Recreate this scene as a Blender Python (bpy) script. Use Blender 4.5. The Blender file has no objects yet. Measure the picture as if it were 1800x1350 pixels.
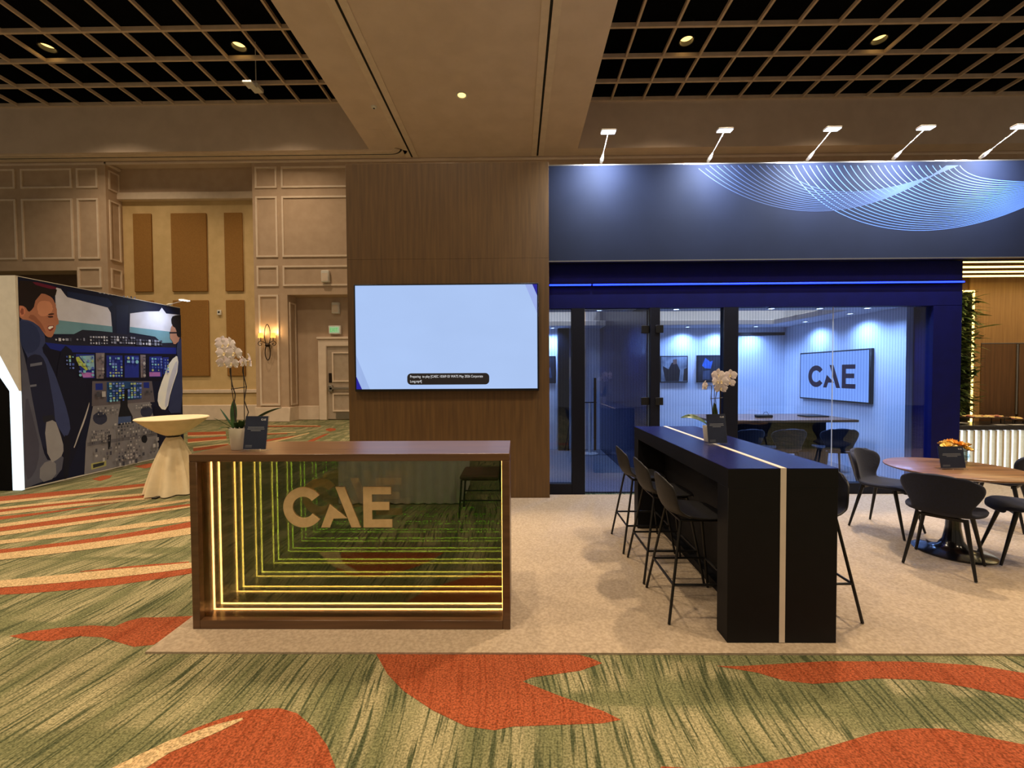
import bpy, bmesh, math, random
from mathutils import Matrix, Vector
random.seed(7)
SC = bpy.context.scene
COL = SC.collection
PI = math.pi

# ------------------------------------------------------------------ camera
def make_camera():
    yaw, pit, roll = math.radians(.697), math.radians(-1.394), math.radians(.33)
    f = Vector((-math.sin(yaw)*math.cos(pit), math.cos(yaw)*math.cos(pit), math.sin(pit)))
    r0 = Vector((math.cos(yaw), math.sin(yaw), 0)); u0 = r0.cross(f)
    r = r0*math.cos(roll) - u0*math.sin(roll); u = r.cross(f)
    cd = bpy.data.cameras.new('camera'); cd.sensor_width = 36; cd.lens = 36*740/1800; cd.clip_start = .05; cd.clip_end = 200
    c = bpy.data.objects.new('camera', cd); COL.objects.link(c)
    m = Matrix((r, u, -f)).transposed().to_4x4(); m.translation = (0, 0, 1.6)
    c.matrix_world = m
    SC.camera = c
make_camera()

# ------------------------------------------------------------------ world, exposure
W = bpy.data.worlds.new('hall_air'); SC.world = W; W.use_nodes = True
W.node_tree.nodes['Background'].inputs[0].default_value = (1, .82, .62, 1)
W.node_tree.nodes['Background'].inputs[1].default_value = .21
SC.view_settings.view_transform = 'Standard'; SC.view_settings.look = 'None'
SC.view_settings.exposure = 0.0; SC.view_settings.gamma = 1.0; SC.view_settings.use_curve_mapping = False
SC.cycles.use_denoising = True
SC.cycles.max_bounces = 32; SC.cycles.glossy_bounces = 32; SC.cycles.transparent_max_bounces = 40
SC.cycles.diffuse_bounces = 4; SC.cycles.transmission_bounces = 8
SC.cycles.sample_clamp_indirect = 6

def light(kind, loc, power, color, name, direction=(0, 0, -1), size=.1, cone=140, blend=.6, parent=None, size_y=None):
    ld = bpy.data.lights.new(name, kind); ld.energy = power; ld.color = color
    if kind == 'SPOT': ld.spot_size = math.radians(cone); ld.spot_blend = blend; ld.shadow_soft_size = size
    elif kind == 'AREA':
        ld.size = size; ld.spread = math.radians(cone)
        if size_y: ld.shape = 'RECTANGLE'; ld.size_y = size_y
    else: ld.shadow_soft_size = size
    o = bpy.data.objects.new(name, ld); COL.objects.link(o)
    o.location = loc
    o.rotation_euler = Vector(direction).to_track_quat('-Z', 'Y').to_euler()
    if parent: o.parent = parent; o.location = Vector(loc) - root_loc(parent)
    return o
HALL_POWER = 1430       # watts of each ceiling downlight of the hall
WARM = (1, .77, .52)
ARM_POWER = 52          # each clip-on arm light
ROOM_POWER = 85         # each downlight of the glass meeting room

# ------------------------------------------------------------------ helpers
def root_loc(o):
    v = Vector((0, 0, 0))
    while o: v += o.location; o = o.parent
    return v

class MB:
    def __init__(s): s.v = []; s.f = []; s.m = []
    def add(s, vs, fs, M=None, mi=0):
        b = len(s.v)
        for p in vs: s.v.append(tuple(M @ Vector(p)) if M else tuple(p))
        for f in fs: s.f.append([b+i for i in f]); s.m.append(mi)
        return s
    def box(s, x0, x1, y0, y1, z0, z1, M=None, mi=0):
        return s.add([(x0,y0,z0),(x1,y0,z0),(x1,y1,z0),(x0,y1,z0),(x0,y0,z1),(x1,y0,z1),(x1,y1,z1),(x0,y1,z1)],
                     [(0,3,2,1),(4,5,6,7),(0,1,5,4),(1,2,6,5),(2,3,7,6),(3,0,4,7)], M, mi)
    def prism(s, pts, a, b, axis='Y', M=None, mi=0):
        """polygon pts (2-D) extruded from a to b along axis; plane coords are the other two axes in x,y,z order"""
        def P(p, t): return {'X': (t, p[0], p[1]), 'Y': (p[0], t, p[1]), 'Z': (p[0], p[1], t)}[axis]
        n = len(pts)
        vs = [P(p, a) for p in pts] + [P(p, b) for p in pts]
        fs = [list(range(n)), list(range(2*n-1, n-1, -1))] + [(i, i+n, (i+1) % n+n, (i+1) % n) for i in range(n)]
        return s.add(vs, fs, M, mi)
    def sheet2(s, pts, t, axis='Z', M=None, mi=0):
        def P(p): return {'X': (t, p[0], p[1]), 'Y': (p[0], t, p[1]), 'Z': (p[0], p[1], t)}[axis]
        return s.add([P(p) for p in pts], [list(range(len(pts)))], M, mi)
    def lathe(s, prof, c=(0, 0, 0), n=32, M=None, mi=0, cap=True):
        vs = []; fs = []
        for r, z in prof:
            for i in range(n):
                a = 2*PI*i/n; vs.append((c[0]+r*math.cos(a), c[1]+r*math.sin(a), c[2]+z))
        for k in range(len(prof)-1):
            for i in range(n):
                j = (i+1) % n; fs.append((k*n+i, k*n+j, (k+1)*n+j, (k+1)*n+i))
        if cap and prof[0][0] > 1e-5: fs.append(list(range(n-1, -1, -1)))
        if cap and prof[-1][0] > 1e-5: fs.append([(len(prof)-1)*n+i for i in range(n)])
        return s.add(vs, fs, M, mi)
    def tube(s, path, r, n=8, M=None, closed=False, mi=0):
        path = [Vector(p) for p in path]; m = len(path); vs = []; fs = []
        rs = r if isinstance(r, (list, tuple)) else [r]*m
        up = None
        for k, p in enumerate(path):
            if closed: t = (path[(k+1) % m]-path[k-1]).normalized()
            else: t = (path[min(k+1, m-1)]-path[max(k-1, 0)]).normalized()
            if up is None: up = Vector((0, 0, 1)) if abs(t.z) < .9 else Vector((1, 0, 0))
            a = (up-t*up.dot(t)).normalized(); b = t.cross(a); up = a
            for i in range(n):
                q = 2*PI*i/n; vs.append(p+(a*math.cos(q)+b*math.sin(q))*rs[k])
        for k in range(m if closed else m-1):
            k2 = (k+1) % m
            for i in range(n):
                j = (i+1) % n; fs.append((k*n+i, k*n+j, k2*n+j, k2*n+i))
        if not closed: fs.append(list(range(n-1, -1, -1))); fs.append([(m-1)*n+i for i in range(n)])
        return s.add(vs, fs, M, mi)
    def surf(s, fn, nu, nv, M=None, mi=0):
        vs = [fn(-1+2*i/nu, j/nv) for j in range(nv+1) for i in range(nu+1)]
        fs = [(j*(nu+1)+i, j*(nu+1)+i+1, (j+1)*(nu+1)+i+1, (j+1)*(nu+1)+i) for j in range(nv) for i in range(nu)]
        return s.add(vs, fs, M, mi)
    def build(s, name, mat, parent=None, bevel=0, smooth=False, W=True, segs=1, angle=40):
        """W: the vertices are in world coordinates and get shifted to the parent's origin"""
        me = bpy.data.meshes.new(name)
        off = root_loc(parent) if (parent and W) else Vector((0, 0, 0))
        me.from_pydata([(p[0]-off.x, p[1]-off.y, p[2]-off.z) for p in s.v], [], s.f)
        mats = mat if isinstance(mat, (list, tuple)) else [mat]
        for q in mats: me.materials.append(q)
        if len(mats) > 1: me.polygons.foreach_set('material_index', s.m)
        bm = bmesh.new(); bm.from_mesh(me)
        bmesh.ops.recalc_face_normals(bm, faces=bm.faces[:])
        if bevel: bmesh.ops.bevel(bm, geom=bm.edges[:], offset=bevel, segments=segs, affect='EDGES', profile=.5, clamp_overlap=True)
        bm.to_mesh(me); bm.free()
        if smooth or bevel:
            me.polygons.foreach_set('use_smooth', [True]*len(me.polygons)); me.set_sharp_from_angle(angle=math.radians(angle))
        o = bpy.data.objects.new(name, me); COL.objects.link(o)
        if parent: o.parent = parent
        return o

def tag(o, label=None, cat=None, group=None, kind=None):
    if label: o['label'] = label
    if cat: o['category'] = cat
    if group: o['group'] = group
    if kind: o['kind'] = kind
    return o
def thing(name, loc, label, cat, group=None, rz=0):
    o = bpy.data.objects.new(name, None); o.empty_display_size = .1; COL.objects.link(o)
    o.location = loc; o.rotation_euler = (0, 0, rz)
    return tag(o, label, cat, group)
def dup(o, loc=None, rz=None, label=None, parent=None):
    c = o.copy(); COL.objects.link(c)
    if parent: c.parent = parent
    if loc is not None: c.location = loc
    if rz is not None: c.rotation_euler = (0, 0, rz)
    if label: c['label'] = label
    for ch in list(o.children): dup(ch, parent=c)
    return c
def subd(o, solid=0, lev=1):
    if solid:
        m = o.modifiers.new('thickness', 'SOLIDIFY'); m.thickness = solid; m.offset = 0
    m = o.modifiers.new('rounding', 'SUBSURF'); m.levels = lev; m.render_levels = lev
    o.data.polygons.foreach_set('use_smooth', [True]*len(o.data.polygons))
    return o
def arc(cx, cy, r, a0, a1, n=12):
    return [(cx+r*math.cos(math.radians(a0+(a1-a0)*i/n)), cy+r*math.sin(math.radians(a0+(a1-a0)*i/n))) for i in range(n+1)]

# ------------------------------------------------------------------ materials
def lin(c):
    return tuple(((v/255)/12.92 if v/255 <= .04045 else ((v/255+.055)/1.055)**2.4) for v in c[:3]) + (1,)
MATS = {}
def pm(name, c1, c2=None, scale=8., rough=.6, bump=0., stretch=(1, 1, 1), metal=0., coat=0., spec=.5, detail=4, sheen=0., contrast=(.35, .65), bscale=None):
    if name in MATS: return MATS[name]
    m = bpy.data.materials.new(name); m.use_nodes = True; t = m.node_tree; N = t.nodes; L = t.links
    b = N['Principled BSDF']
    if c2 is None: c2 = tuple(v*.86 for v in c1)
    tc = N.new('ShaderNodeTexCoord'); mp = N.new('ShaderNodeMapping'); mp.inputs['Scale'].default_value = stretch
    nz = N.new('ShaderNodeTexNoise'); nz.inputs['Scale'].default_value = scale; nz.inputs['Detail'].default_value = detail
    rp = N.new('ShaderNodeValToRGB'); e = rp.color_ramp.elements
    e[0].position, e[1].position = contrast; e[0].color = lin(c2); e[1].color = lin(c1)
    L.new(tc.outputs['Object'], mp.inputs['Vector']); L.new(mp.outputs[0], nz.inputs['Vector'])
    L.new(nz.outputs['Fac'], rp.inputs[0]); L.new(rp.outputs[0], b.inputs['Base Color'])
    b.inputs['Roughness'].default_value = rough; b.inputs['Metallic'].default_value = metal
    b.inputs['Coat Weight'].default_value = coat; b.inputs['Coat Roughness'].default_value = .15
    b.inputs['Specular IOR Level'].default_value = spec; b.inputs['Sheen Weight'].default_value = sheen
    if bump:
        bp = N.new('ShaderNodeBump'); bp.inputs['Strength'].default_value = bump; bp.inputs['Distance'].default_value = .01
        src = nz
        if bscale:
            src = N.new('ShaderNodeTexNoise'); src.inputs['Scale'].default_value = bscale; src.inputs['Detail'].default_value = 3
            L.new(mp.outputs[0], src.inputs['Vector'])
        L.new(src.outputs['Fac'], bp.inputs['Height']); L.new(bp.outputs[0], b.inputs['Normal'])
    MATS[name] = m
    return m
def em(name, c, strength):
    m = bpy.data.materials.new(name); m.use_nodes = True; t = m.node_tree
    b = t.nodes['Principled BSDF']; b.inputs['Base Color'].default_value = (.02, .02, .02, 1); b.inputs['Specular IOR Level'].default_value = .1
    # a faint procedural unevenness of the diffuser
    nz = t.nodes.new('ShaderNodeTexNoise'); nz.inputs['Scale'].default_value = 3
    mr = t.nodes.new('ShaderNodeMapRange'); mr.inputs['To Min'].default_value = strength*.95; mr.inputs['To Max'].default_value = strength*1.05
    t.links.new(nz.outputs['Fac'], mr.inputs['Value'])
    b.inputs['Emission Color'].default_value = lin(c); t.links.new(mr.outputs[0], b.inputs['Emission Strength'])
    return m
def glass(name, tint, gloss=.06, stripes=None, gl_col=(1, 1, 1, 1), rough=0.0):
    m = bpy.data.materials.new(name); m.use_nodes = True; t = m.node_tree; N = t.nodes; L = t.links
    N.remove(N['Principled BSDF']); out = N['Material Output']
    tr = N.new('ShaderNodeBsdfTransparent'); tr.inputs[0].default_value = tint
    gl = N.new('ShaderNodeBsdfGlossy'); gl.inputs['Roughness'].default_value = rough; gl.inputs[0].default_value = gl_col
    mx = N.new('ShaderNodeMixShader'); mx.inputs[0].default_value = gloss
    L.new(tr.outputs[0], mx.inputs[1]); L.new(gl.outputs[0], mx.inputs[2]); L.new(mx.outputs[0], out.inputs[0])
    if stripes:      # ribbed privacy film: fine vertical lines
        tc = N.new('ShaderNodeTexCoord'); wv = N.new('ShaderNodeTexWave'); wv.wave_type = 'BANDS'; wv.bands_direction = 'X'
        wv.inputs['Scale'].default_value = stripes[0]; L.new(tc.outputs['Object'], wv.inputs['Vector'])
        rp = N.new('ShaderNodeValToRGB'); rp.color_ramp.elements[0].color = tint; rp.color_ramp.elements[1].color = stripes[1]
        rp.color_ramp.elements[0].position = .45; rp.color_ramp.elements[1].position = .8
        L.new(wv.outputs['Fac'], rp.inputs[0]); L.new(rp.outputs[0], tr.inputs[0])
    return m
def wood(name, light_c, dark_c, grain='Z', rough=.45, coat=0., scale=3.):
    st = {'Z': (9, 9, .5), 'X': (.5, 9, 9), 'Y': (9, .5, 9)}[grain]
    m = pm(name, light_c, dark_c, scale=scale, rough=rough, stretch=st, coat=coat, detail=8, contrast=(.3, .7), bump=.04)
    return m
M_SOFFIT = pm('ceiling_paint', (220, 198, 178), (212, 190, 170), 2, .85, .05, bscale=60)
M_GRID = pm('grid_paint', (214, 190, 166), (204, 180, 154), 4, .7)
M_BLACK = pm('plenum_black', (10, 10, 12), (6, 6, 8), 2, .9, spec=.1)
M_WALLY = pm('wall_fabric_yellow', (214, 184, 132), (204, 174, 122), 3, .85, .06, bscale=90)
M_WALLG = pm('wall_vinyl_taupe', (190, 164, 138), (182, 156, 130), 3, .8, .06, bscale=120)
M_TRIMW = pm('trim_cream_paint', (226, 206, 184), (218, 198, 176), 5, .5)
M_ACOU = pm('acoustic_fabric', (156, 112, 54), (144, 102, 46), 40, .95, .1)
M_DARKGAP = pm('track_shadow_gap', (14, 12, 10), (10, 9, 8), 4, .8)
M_WALNUT = wood('walnut_laminate', (102, 75, 39), (79, 56, 28), 'Z', .5)
M_WALNUTX = wood('walnut_laminate_counter', (104, 74, 48), (80, 55, 34), 'X', .3)
M_TABLEWOOD = wood('walnut_tabletop', (142, 102, 66), (90, 62, 40), 'X', .3, .1, 2.5)
M_OAK = wood('oak_panel', (168, 130, 84), (144, 108, 66), 'Z', .5)
M_OAKD = wood('oak_cabinet_door', (112, 78, 46), (86, 58, 34), 'Z', .5)
M_NAVY = pm('navy_lacquer', (6, 9, 70), (5, 7, 62), 6, .55, spec=.15)
M_NAVYDK = pm('dark_frame', (9, 12, 26), (7, 9, 22), 6, .5, spec=.25)
M_FASCIA = pm('fascia_print_blue', (23, 31, 54), (21, 29, 51), 3, .75, spec=.2)
M_WAVE = [pm('wave_line_bright', (84, 122, 200), (78, 116, 194), 3, .7), pm('wave_line_faint', (52, 74, 122), (48, 70, 116), 3, .7)]
M_BARTOP_REFL = pm('bar_top_blue_reflection', (17, 23, 84), (14, 19, 74), 14, .26, spec=.6)  # blue reflection of the LED line and glass room put into the base colour
M_BARSIDE = pm('bar_black_laminate', (10, 10, 15), (8, 8, 12), 14, .6, spec=.25)
M_WHITE = pm('white_inlay', (226, 214, 198), (218, 206, 190), 6, .45)
M_BLKPL = pm('black_plastic', (26, 25, 26), (20, 19, 20), 60, .55, .05, spec=.35)
M_BLKMET = pm('black_metal', (18, 17, 17), (13, 12, 12), 20, .4, spec=.4)
M_VELVET = pm('navy_velvet', (9, 16, 42), (6, 11, 31), 70, .85, .12, sheen=.05)
M_PED = pm('black_gloss_pedestal', (16, 16, 18), (12, 12, 14), 10, .18, coat=.6)
M_BEIGE = pm('booth_carpet_beige', (178, 160, 136), (154, 137, 114), 55, .95, .5, detail=6, bscale=220)
M_CLOTH = pm('ivory_tablecloth', (234, 216, 178), (222, 204, 166), 6, .8, .06, bscale=80)
M_POT = pm('white_ceramic', (226, 218, 200), (220, 212, 194), 6, .35)
M_LEAF = pm('leaf_green', (52, 84, 34), (34, 60, 26), 12, .35, .08)
M_STEM = pm('stem_dark', (58, 44, 30), (40, 32, 22), 30, .6)
M_PETAL = pm('petal_white', (246, 238, 236), (236, 222, 224), 20, .6, .08)
M_LIP = pm('lip_yellow', (232, 214, 160), (214, 180, 140), 40, .6)
M_ACRYL = glass('clear_acrylic', (.93, .95, .96, 1), .12)
M_PRINT = pm('sign_print_navy', (36, 44, 64), (28, 34, 54), 6, .4)
M_PRTX = pm('sign_print_text', (206, 206, 210), (198, 198, 202), 6, .5)
M_STEEL = pm('brushed_steel', (170, 166, 160), (150, 146, 140), 30, .3, metal=.9, stretch=(1, 1, 20))
M_BRONZE = pm('dark_bronze', (46, 34, 26), (34, 25, 18), 20, .4, metal=.6)
M_DOORP = pm('door_paint_taupe', (176, 158, 138), (168, 150, 130), 6, .5)
M_WHPL = pm('white_plastic', (226, 222, 212), (218, 214, 204), 10, .4)
M_ROOMW = pm('meeting_wall_white', (222, 226, 234), (214, 218, 228), 2, .8)
M_ROOMF = pm('meeting_carpet_grey', (128, 132, 138), (104, 108, 114), 60, .95, .3)
M_LEDB = em('blue_led', (14, 34, 255), 13)
M_LEDW = em('warm_led', (255, 168, 90), 48)
M_LEDY = em('yellow_led', (255, 214, 120), 5)
M_LEDC = em('cool_led', (226, 238, 255), 9)
M_LAMP = em('downlight_lens', (255, 206, 118), 2.6)
M_SPOT = em('room_downlight_lens', (225, 236, 255), 12)

# green hall carpet: streaks that run away from the camera
def carpet(name, base, dark, mid, streak=True):
    m = bpy.data.materials.new(name); m.use_nodes = True; t = m.node_tree; N = t.nodes; L = t.links; b = N['Principled BSDF']
    tc = N.new('ShaderNodeTexCoord')
    wob = N.new('ShaderNodeTexNoise'); wob.inputs['Scale'].default_value = .55; wob.inputs['Detail'].default_value = 1
    L.new(tc.outputs['Object'], wob.inputs['Vector'])
    sub = N.new('ShaderNodeVectorMath'); sub.operation = 'SUBTRACT'; sub.inputs[1].default_value = (.5, .5, .5); L.new(wob.outputs['Color'], sub.inputs[0])
    mul = N.new('ShaderNodeVectorMath'); mul.operation = 'MULTIPLY'; mul.inputs[1].default_value = (.55, .3, 0); L.new(sub.outputs[0], mul.inputs[0])
    add = N.new('ShaderNodeVectorMath'); add.operation = 'ADD'; L.new(tc.outputs['Object'], add.inputs[0]); L.new(mul.outputs[0], add.inputs[1])
    def noise(st, sc, det):
        mp = N.new('ShaderNodeMapping'); mp.inputs['Scale'].default_value = st; mp.inputs['Rotation'].default_value = (0, 0, math.radians(-8)); L.new(add.outputs[0], mp.inputs['Vector'])
        n = N.new('ShaderNodeTexNoise'); n.inputs['Scale'].default_value = sc; n.inputs['Detail'].default_value = det; L.new(mp.outputs[0], n.inputs['Vector']); return n
    broad = noise((1, .13, 1), 6, 2); fine = noise((1, .045, 1), 60, 4); cross = noise((.12, 1, 1), 3.2, 2)
    pile = N.new('ShaderNodeTexNoise'); pile.inputs['Scale'].default_value = 105; pile.inputs['Detail'].default_value = 3; L.new(tc.outputs['Object'], pile.inputs['Vector'])
    def ramp(n, a, c):
        r = N.new('ShaderNodeValToRGB'); r.color_ramp.elements[0].position = a; r.color_ramp.elements[1].position = c; L.new(n.outputs['Fac'], r.inputs[0]); return r
    def mix(fac, A, B):
        x = N.new('ShaderNodeMix'); x.data_type = 'RGBA'; L.new(fac, x.inputs['Factor'])
        for k, q in ((6, A), (7, B)):
            if isinstance(q, tuple): x.inputs[k].default_value = q
            else: L.new(q, x.inputs[k])
        return x.outputs[2]
    r1 = ramp(broad, .40, .60); r2 = ramp(fine, .38, .50); r4 = ramp(cross, .38, .46); r3 = ramp(pile, .36, .64)
    if streak:
        c = mix(r1.outputs[0], lin(mid), lin(base)); c = mix(r4.outputs[0], lin(mid), c)
        c = mix(r2.outputs[0], lin(dark), c)
    else: c = mix(r2.outputs[0], lin(mid), lin(base))
    dk = N.new('ShaderNodeMix'); dk.data_type = 'RGBA'; dk.blend_type = 'MULTIPLY'; dk.inputs['Factor'].default_value = 1
    L.new(c, dk.inputs[6])
    r3.color_ramp.elements[0].color = (.42, .44, .40, 1); r3.color_ramp.elements[1].color = (1.0, 1.0, 1.0, 1); L.new(r3.outputs[0], dk.inputs[7])
    L.new(dk.outputs[2], b.inputs['Base Color']); b.inputs['Roughness'].default_value = .95; b.inputs['Specular IOR Level'].default_value = .1
    bp = N.new('ShaderNodeBump'); bp.inputs['Strength'].default_value = .6; bp.inputs['Distance'].default_value = .006
    L.new(pile.outputs['Fac'], bp.inputs['Height']); L.new(bp.outputs[0], b.inputs['Normal'])
    return m
M_CARPET = carpet('hall_carpet_green', (168, 158, 120), (78, 84, 58), (122, 122, 86))
M_ORANGE = carpet('hall_carpet_orange', (166, 86, 54), (134, 60, 34), (150, 73, 43), False)
M_CREAM = carpet('hall_carpet_cream', (206, 176, 132), (178, 150, 108), (196, 166, 122), False)

# lettering of the exhibitor's mark: unit letter height, x to the right
def logo_polys():
    k = 1/462.
    def q(pts): return [((x-125)*k, (690-y)*k) for x, y in pts]
    C = arc(352, 462, 228, 37, 323, 30) + arc(352, 462, 122, 323, 37, 30)
    A1 = [(550, 690), (648, 690), (688, 590), (845, 586), (650, 430)]
    A2 = [(718, 233), (820, 233), (995, 690), (893, 690)]
    E = [(1030, 233), (1345, 233), (1345, 316), (1128, 316), (1128, 405), (1322, 405), (1322, 494), (1128, 494), (1128, 604), (1352, 604), (1352, 690), (1030, 690)]
    return [q([(x, 924-y) for x, y in C]), q(A1), q(A2), q(E)]
def text_mesh(body, size):
    cu = bpy.data.curves.new('lettering', 'FONT'); cu.body = body; cu.size = size; cu.fill_mode = 'FRONT'; cu.resolution_u = 3
    o = bpy.data.objects.new('lettering', cu); COL.objects.link(o)
    dg = bpy.context.evaluated_depsgraph_get(); me = o.evaluated_get(dg).to_mesh()
    vs = [tuple(v.co) for v in me.vertices]; fs = [tuple(p.vertices) for p in me.polygons]
    o.evaluated_get(dg).to_mesh_clear(); bpy.data.objects.remove(o)
    return vs, fs

# ------------------------------------------------------------------ outlines of the woven and printed shapes (metres)
MOTIF_ORANGE = [[(-0.85, 2.41), (0.32, 2.37), (0.41, 2.33), (0.46, 2.29), (0.33, 2.23), (0.07, 2.18), (0.02, 2.15), (0.21, 2.05), (0.4, 1.96), (0.47, 1.91), (0.38, 1.89), (-0.03, 1.87), (-0.11, 1.85), (-0.24, 1.87), (-0.41, 1.96), (-0.58, 2.08), (-0.7, 2.2)], [(1.08, 2.27), (1.21, 2.27), (1.69, 2.31), (2.16, 2.31), (2.5, 2.28), (2.68, 2.22), (3.0, 2.14), (2.73, 1.94), (2.46, 2.04), (2.27, 2.12), (2.09, 2.17), (1.86, 2.18), (1.64, 2.15), (1.51, 2.14), (1.38, 2.16), (1.27, 2.22)], [(0.91, 1.68), (1.15, 1.73), (1.34, 1.78), (1.59, 1.85), (1.76, 1.87), (1.9, 1.87), (2.16, 1.79), (2.39, 1.7), (2.08, 1.47), (0.28, 1.46), (0.58, 1.68), (0.73, 1.67)], [(-1.49, 1.84), (-1.37, 1.92), (-1.28, 1.96), (-1.15, 1.97), (-1.05, 1.94), (-0.93, 1.86), (-0.83, 1.77), (-0.75, 1.67), (-0.66, 1.51), (-1.59, 1.5), (-1.55, 1.67)], [(-3.14, 2.52), (-3.04, 2.57), (-2.9, 2.61), (-2.74, 2.63), (-2.58, 2.62), (-2.55, 2.68), (-2.49, 2.72), (-2.38, 2.72), (-2.14, 2.74), (-2.11, 2.69), (-2.16, 2.6), (-2.16, 2.49), (-2.17, 2.44), (-2.27, 2.42), (-2.43, 2.47), (-2.55, 2.51), (-2.7, 2.52), (-2.83, 2.47), (-2.98, 2.48)], [(-7.46, 5.24), (-7.14, 5.39), (-6.81, 5.55), (-6.46, 5.71), (-6.08, 5.89), (-5.69, 6.08), (-5.27, 6.28), (-5.17, 6.16), (-5.53, 5.91), (-5.88, 5.69), (-6.21, 5.5), (-6.54, 5.33), (-6.86, 5.17), (-7.18, 5.04)], [(-6.67, 4.68), (-6.42, 4.84), (-6.15, 5.0), (-5.85, 5.16), (-5.52, 5.32), (-5.16, 5.47), (-4.76, 5.63), (-4.65, 5.5), (-5.06, 5.37), (-5.42, 5.22), (-5.75, 5.07), (-6.04, 4.9), (-6.28, 4.73), (-6.5, 4.56)], [(-6.47, 4.54), (-6.2, 4.6), (-5.95, 4.69), (-5.71, 4.8), (-5.48, 4.92), (-5.25, 5.08), (-5.03, 5.26), (-5.02, 5.26), (-5.22, 5.05), (-5.42, 4.87), (-5.61, 4.72), (-5.81, 4.58), (-6.02, 4.47), (-6.23, 4.37)], [(-5.89, 4.13), (-5.64, 4.29), (-5.37, 4.46), (-5.06, 4.64), (-4.73, 4.82), (-4.37, 5.02), (-3.97, 5.22), (-3.91, 5.15), (-4.27, 4.91), (-4.6, 4.69), (-4.92, 4.5), (-5.21, 4.33), (-5.49, 4.17), (-5.76, 4.03)], [(-5.28, 3.7), (-4.95, 3.76), (-4.64, 3.85), (-4.35, 3.98), (-4.06, 4.14), (-3.78, 4.35), (-3.5, 4.61), (-3.35, 4.41), (-3.66, 4.21), (-3.96, 4.03), (-4.25, 3.89), (-4.54, 3.77), (-4.83, 3.66), (-5.12, 3.58)], [(-4.35, 3.04), (-4.06, 3.08), (-3.78, 3.13), (-3.49, 3.19), (-3.21, 3.26), (-2.92, 3.35), (-2.63, 3.45), (-2.57, 3.37), (-2.83, 3.24), (-3.09, 3.14), (-3.36, 3.07), (-3.64, 3.02), (-3.94, 2.99), (-4.27, 2.98)], [(-3.59, 3.37), (-3.47, 3.41), (-3.35, 3.44), (-3.23, 3.47), (-3.1, 3.5), (-2.97, 3.52), (-2.83, 3.55), (-2.8, 3.51), (-2.93, 3.48), (-3.06, 3.45), (-3.19, 3.43), (-3.32, 3.4), (-3.45, 3.38), (-3.58, 3.36)], [(-9.3, 11.73), (-9.14, 11.76), (-8.98, 11.78), (-8.82, 11.81), (-8.66, 11.84), (-8.5, 11.87), (-8.34, 11.9), (-7.93, 11.32), (-8.08, 11.28), (-8.22, 11.24), (-8.36, 11.2), (-8.51, 11.16), (-8.65, 11.12), (-8.79, 11.08)], [(-8.33, 10.5), (-8.22, 10.57), (-8.11, 10.65), (-8.0, 10.72), (-7.89, 10.8), (-7.78, 10.88), (-7.66, 10.96), (-7.32, 10.47), (-7.42, 10.38), (-7.52, 10.3), (-7.62, 10.22), (-7.72, 10.13), (-7.82, 10.05), (-7.91, 9.97)], [(-7.12, 9.12), (-7.06, 9.22), (-7.0, 9.32), (-6.95, 9.42), (-6.89, 9.53), (-6.83, 9.63), (-6.77, 9.74), (-6.5, 9.35), (-6.56, 9.25), (-6.62, 9.15), (-6.68, 9.06), (-6.74, 8.96), (-6.79, 8.87), (-6.85, 8.78)], [(-8.16, 13.16), (-7.83, 13.15), (-7.5, 13.15), (-7.18, 13.15), (-6.85, 13.14), (-6.52, 13.14), (-6.19, 13.14), (-6.06, 12.85), (-6.38, 12.85), (-6.7, 12.86), (-7.02, 12.86), (-7.34, 12.86), (-7.66, 12.86), (-7.98, 12.87)], [(-7.05, 11.37), (-6.94, 11.39), (-6.82, 11.41), (-6.7, 11.43), (-6.58, 11.45), (-6.46, 11.47), (-6.34, 11.49), (-6.26, 11.34), (-6.37, 11.3), (-6.48, 11.27), (-6.58, 11.23), (-6.69, 11.19), (-6.79, 11.15), (-6.9, 11.11)], [(-6.33, 10.01), (-6.27, 10.22), (-6.2, 10.42), (-6.12, 10.61), (-6.01, 10.79), (-5.9, 10.95), (-5.76, 11.08), (-5.69, 10.94), (-5.78, 10.74), (-5.87, 10.53), (-5.94, 10.32), (-6.01, 10.1), (-6.06, 9.88), (-6.11, 9.66)], [(-5.04, 9.77), (-4.86, 9.76), (-5.13, 11.42), (-5.2, 11.24)], [(-5.66, 12.33), (-5.63, 12.54), (-5.41, 12.43), (-5.22, 12.0), (-5.28, 11.76), (-5.5, 12.01)], [(-6.79, 7.32), (-6.73, 7.57), (-6.58, 7.65), (-6.37, 7.4), (-6.44, 7.16)], [(-6.61, 6.42), (-6.68, 6.65), (-6.53, 6.67), (-6.39, 6.48), (-6.36, 6.3)], [(-6.13, 6.87), (-6.18, 7.06), (-6.05, 7.01), (-5.83, 6.73), (-5.9, 6.67)]]
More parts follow.
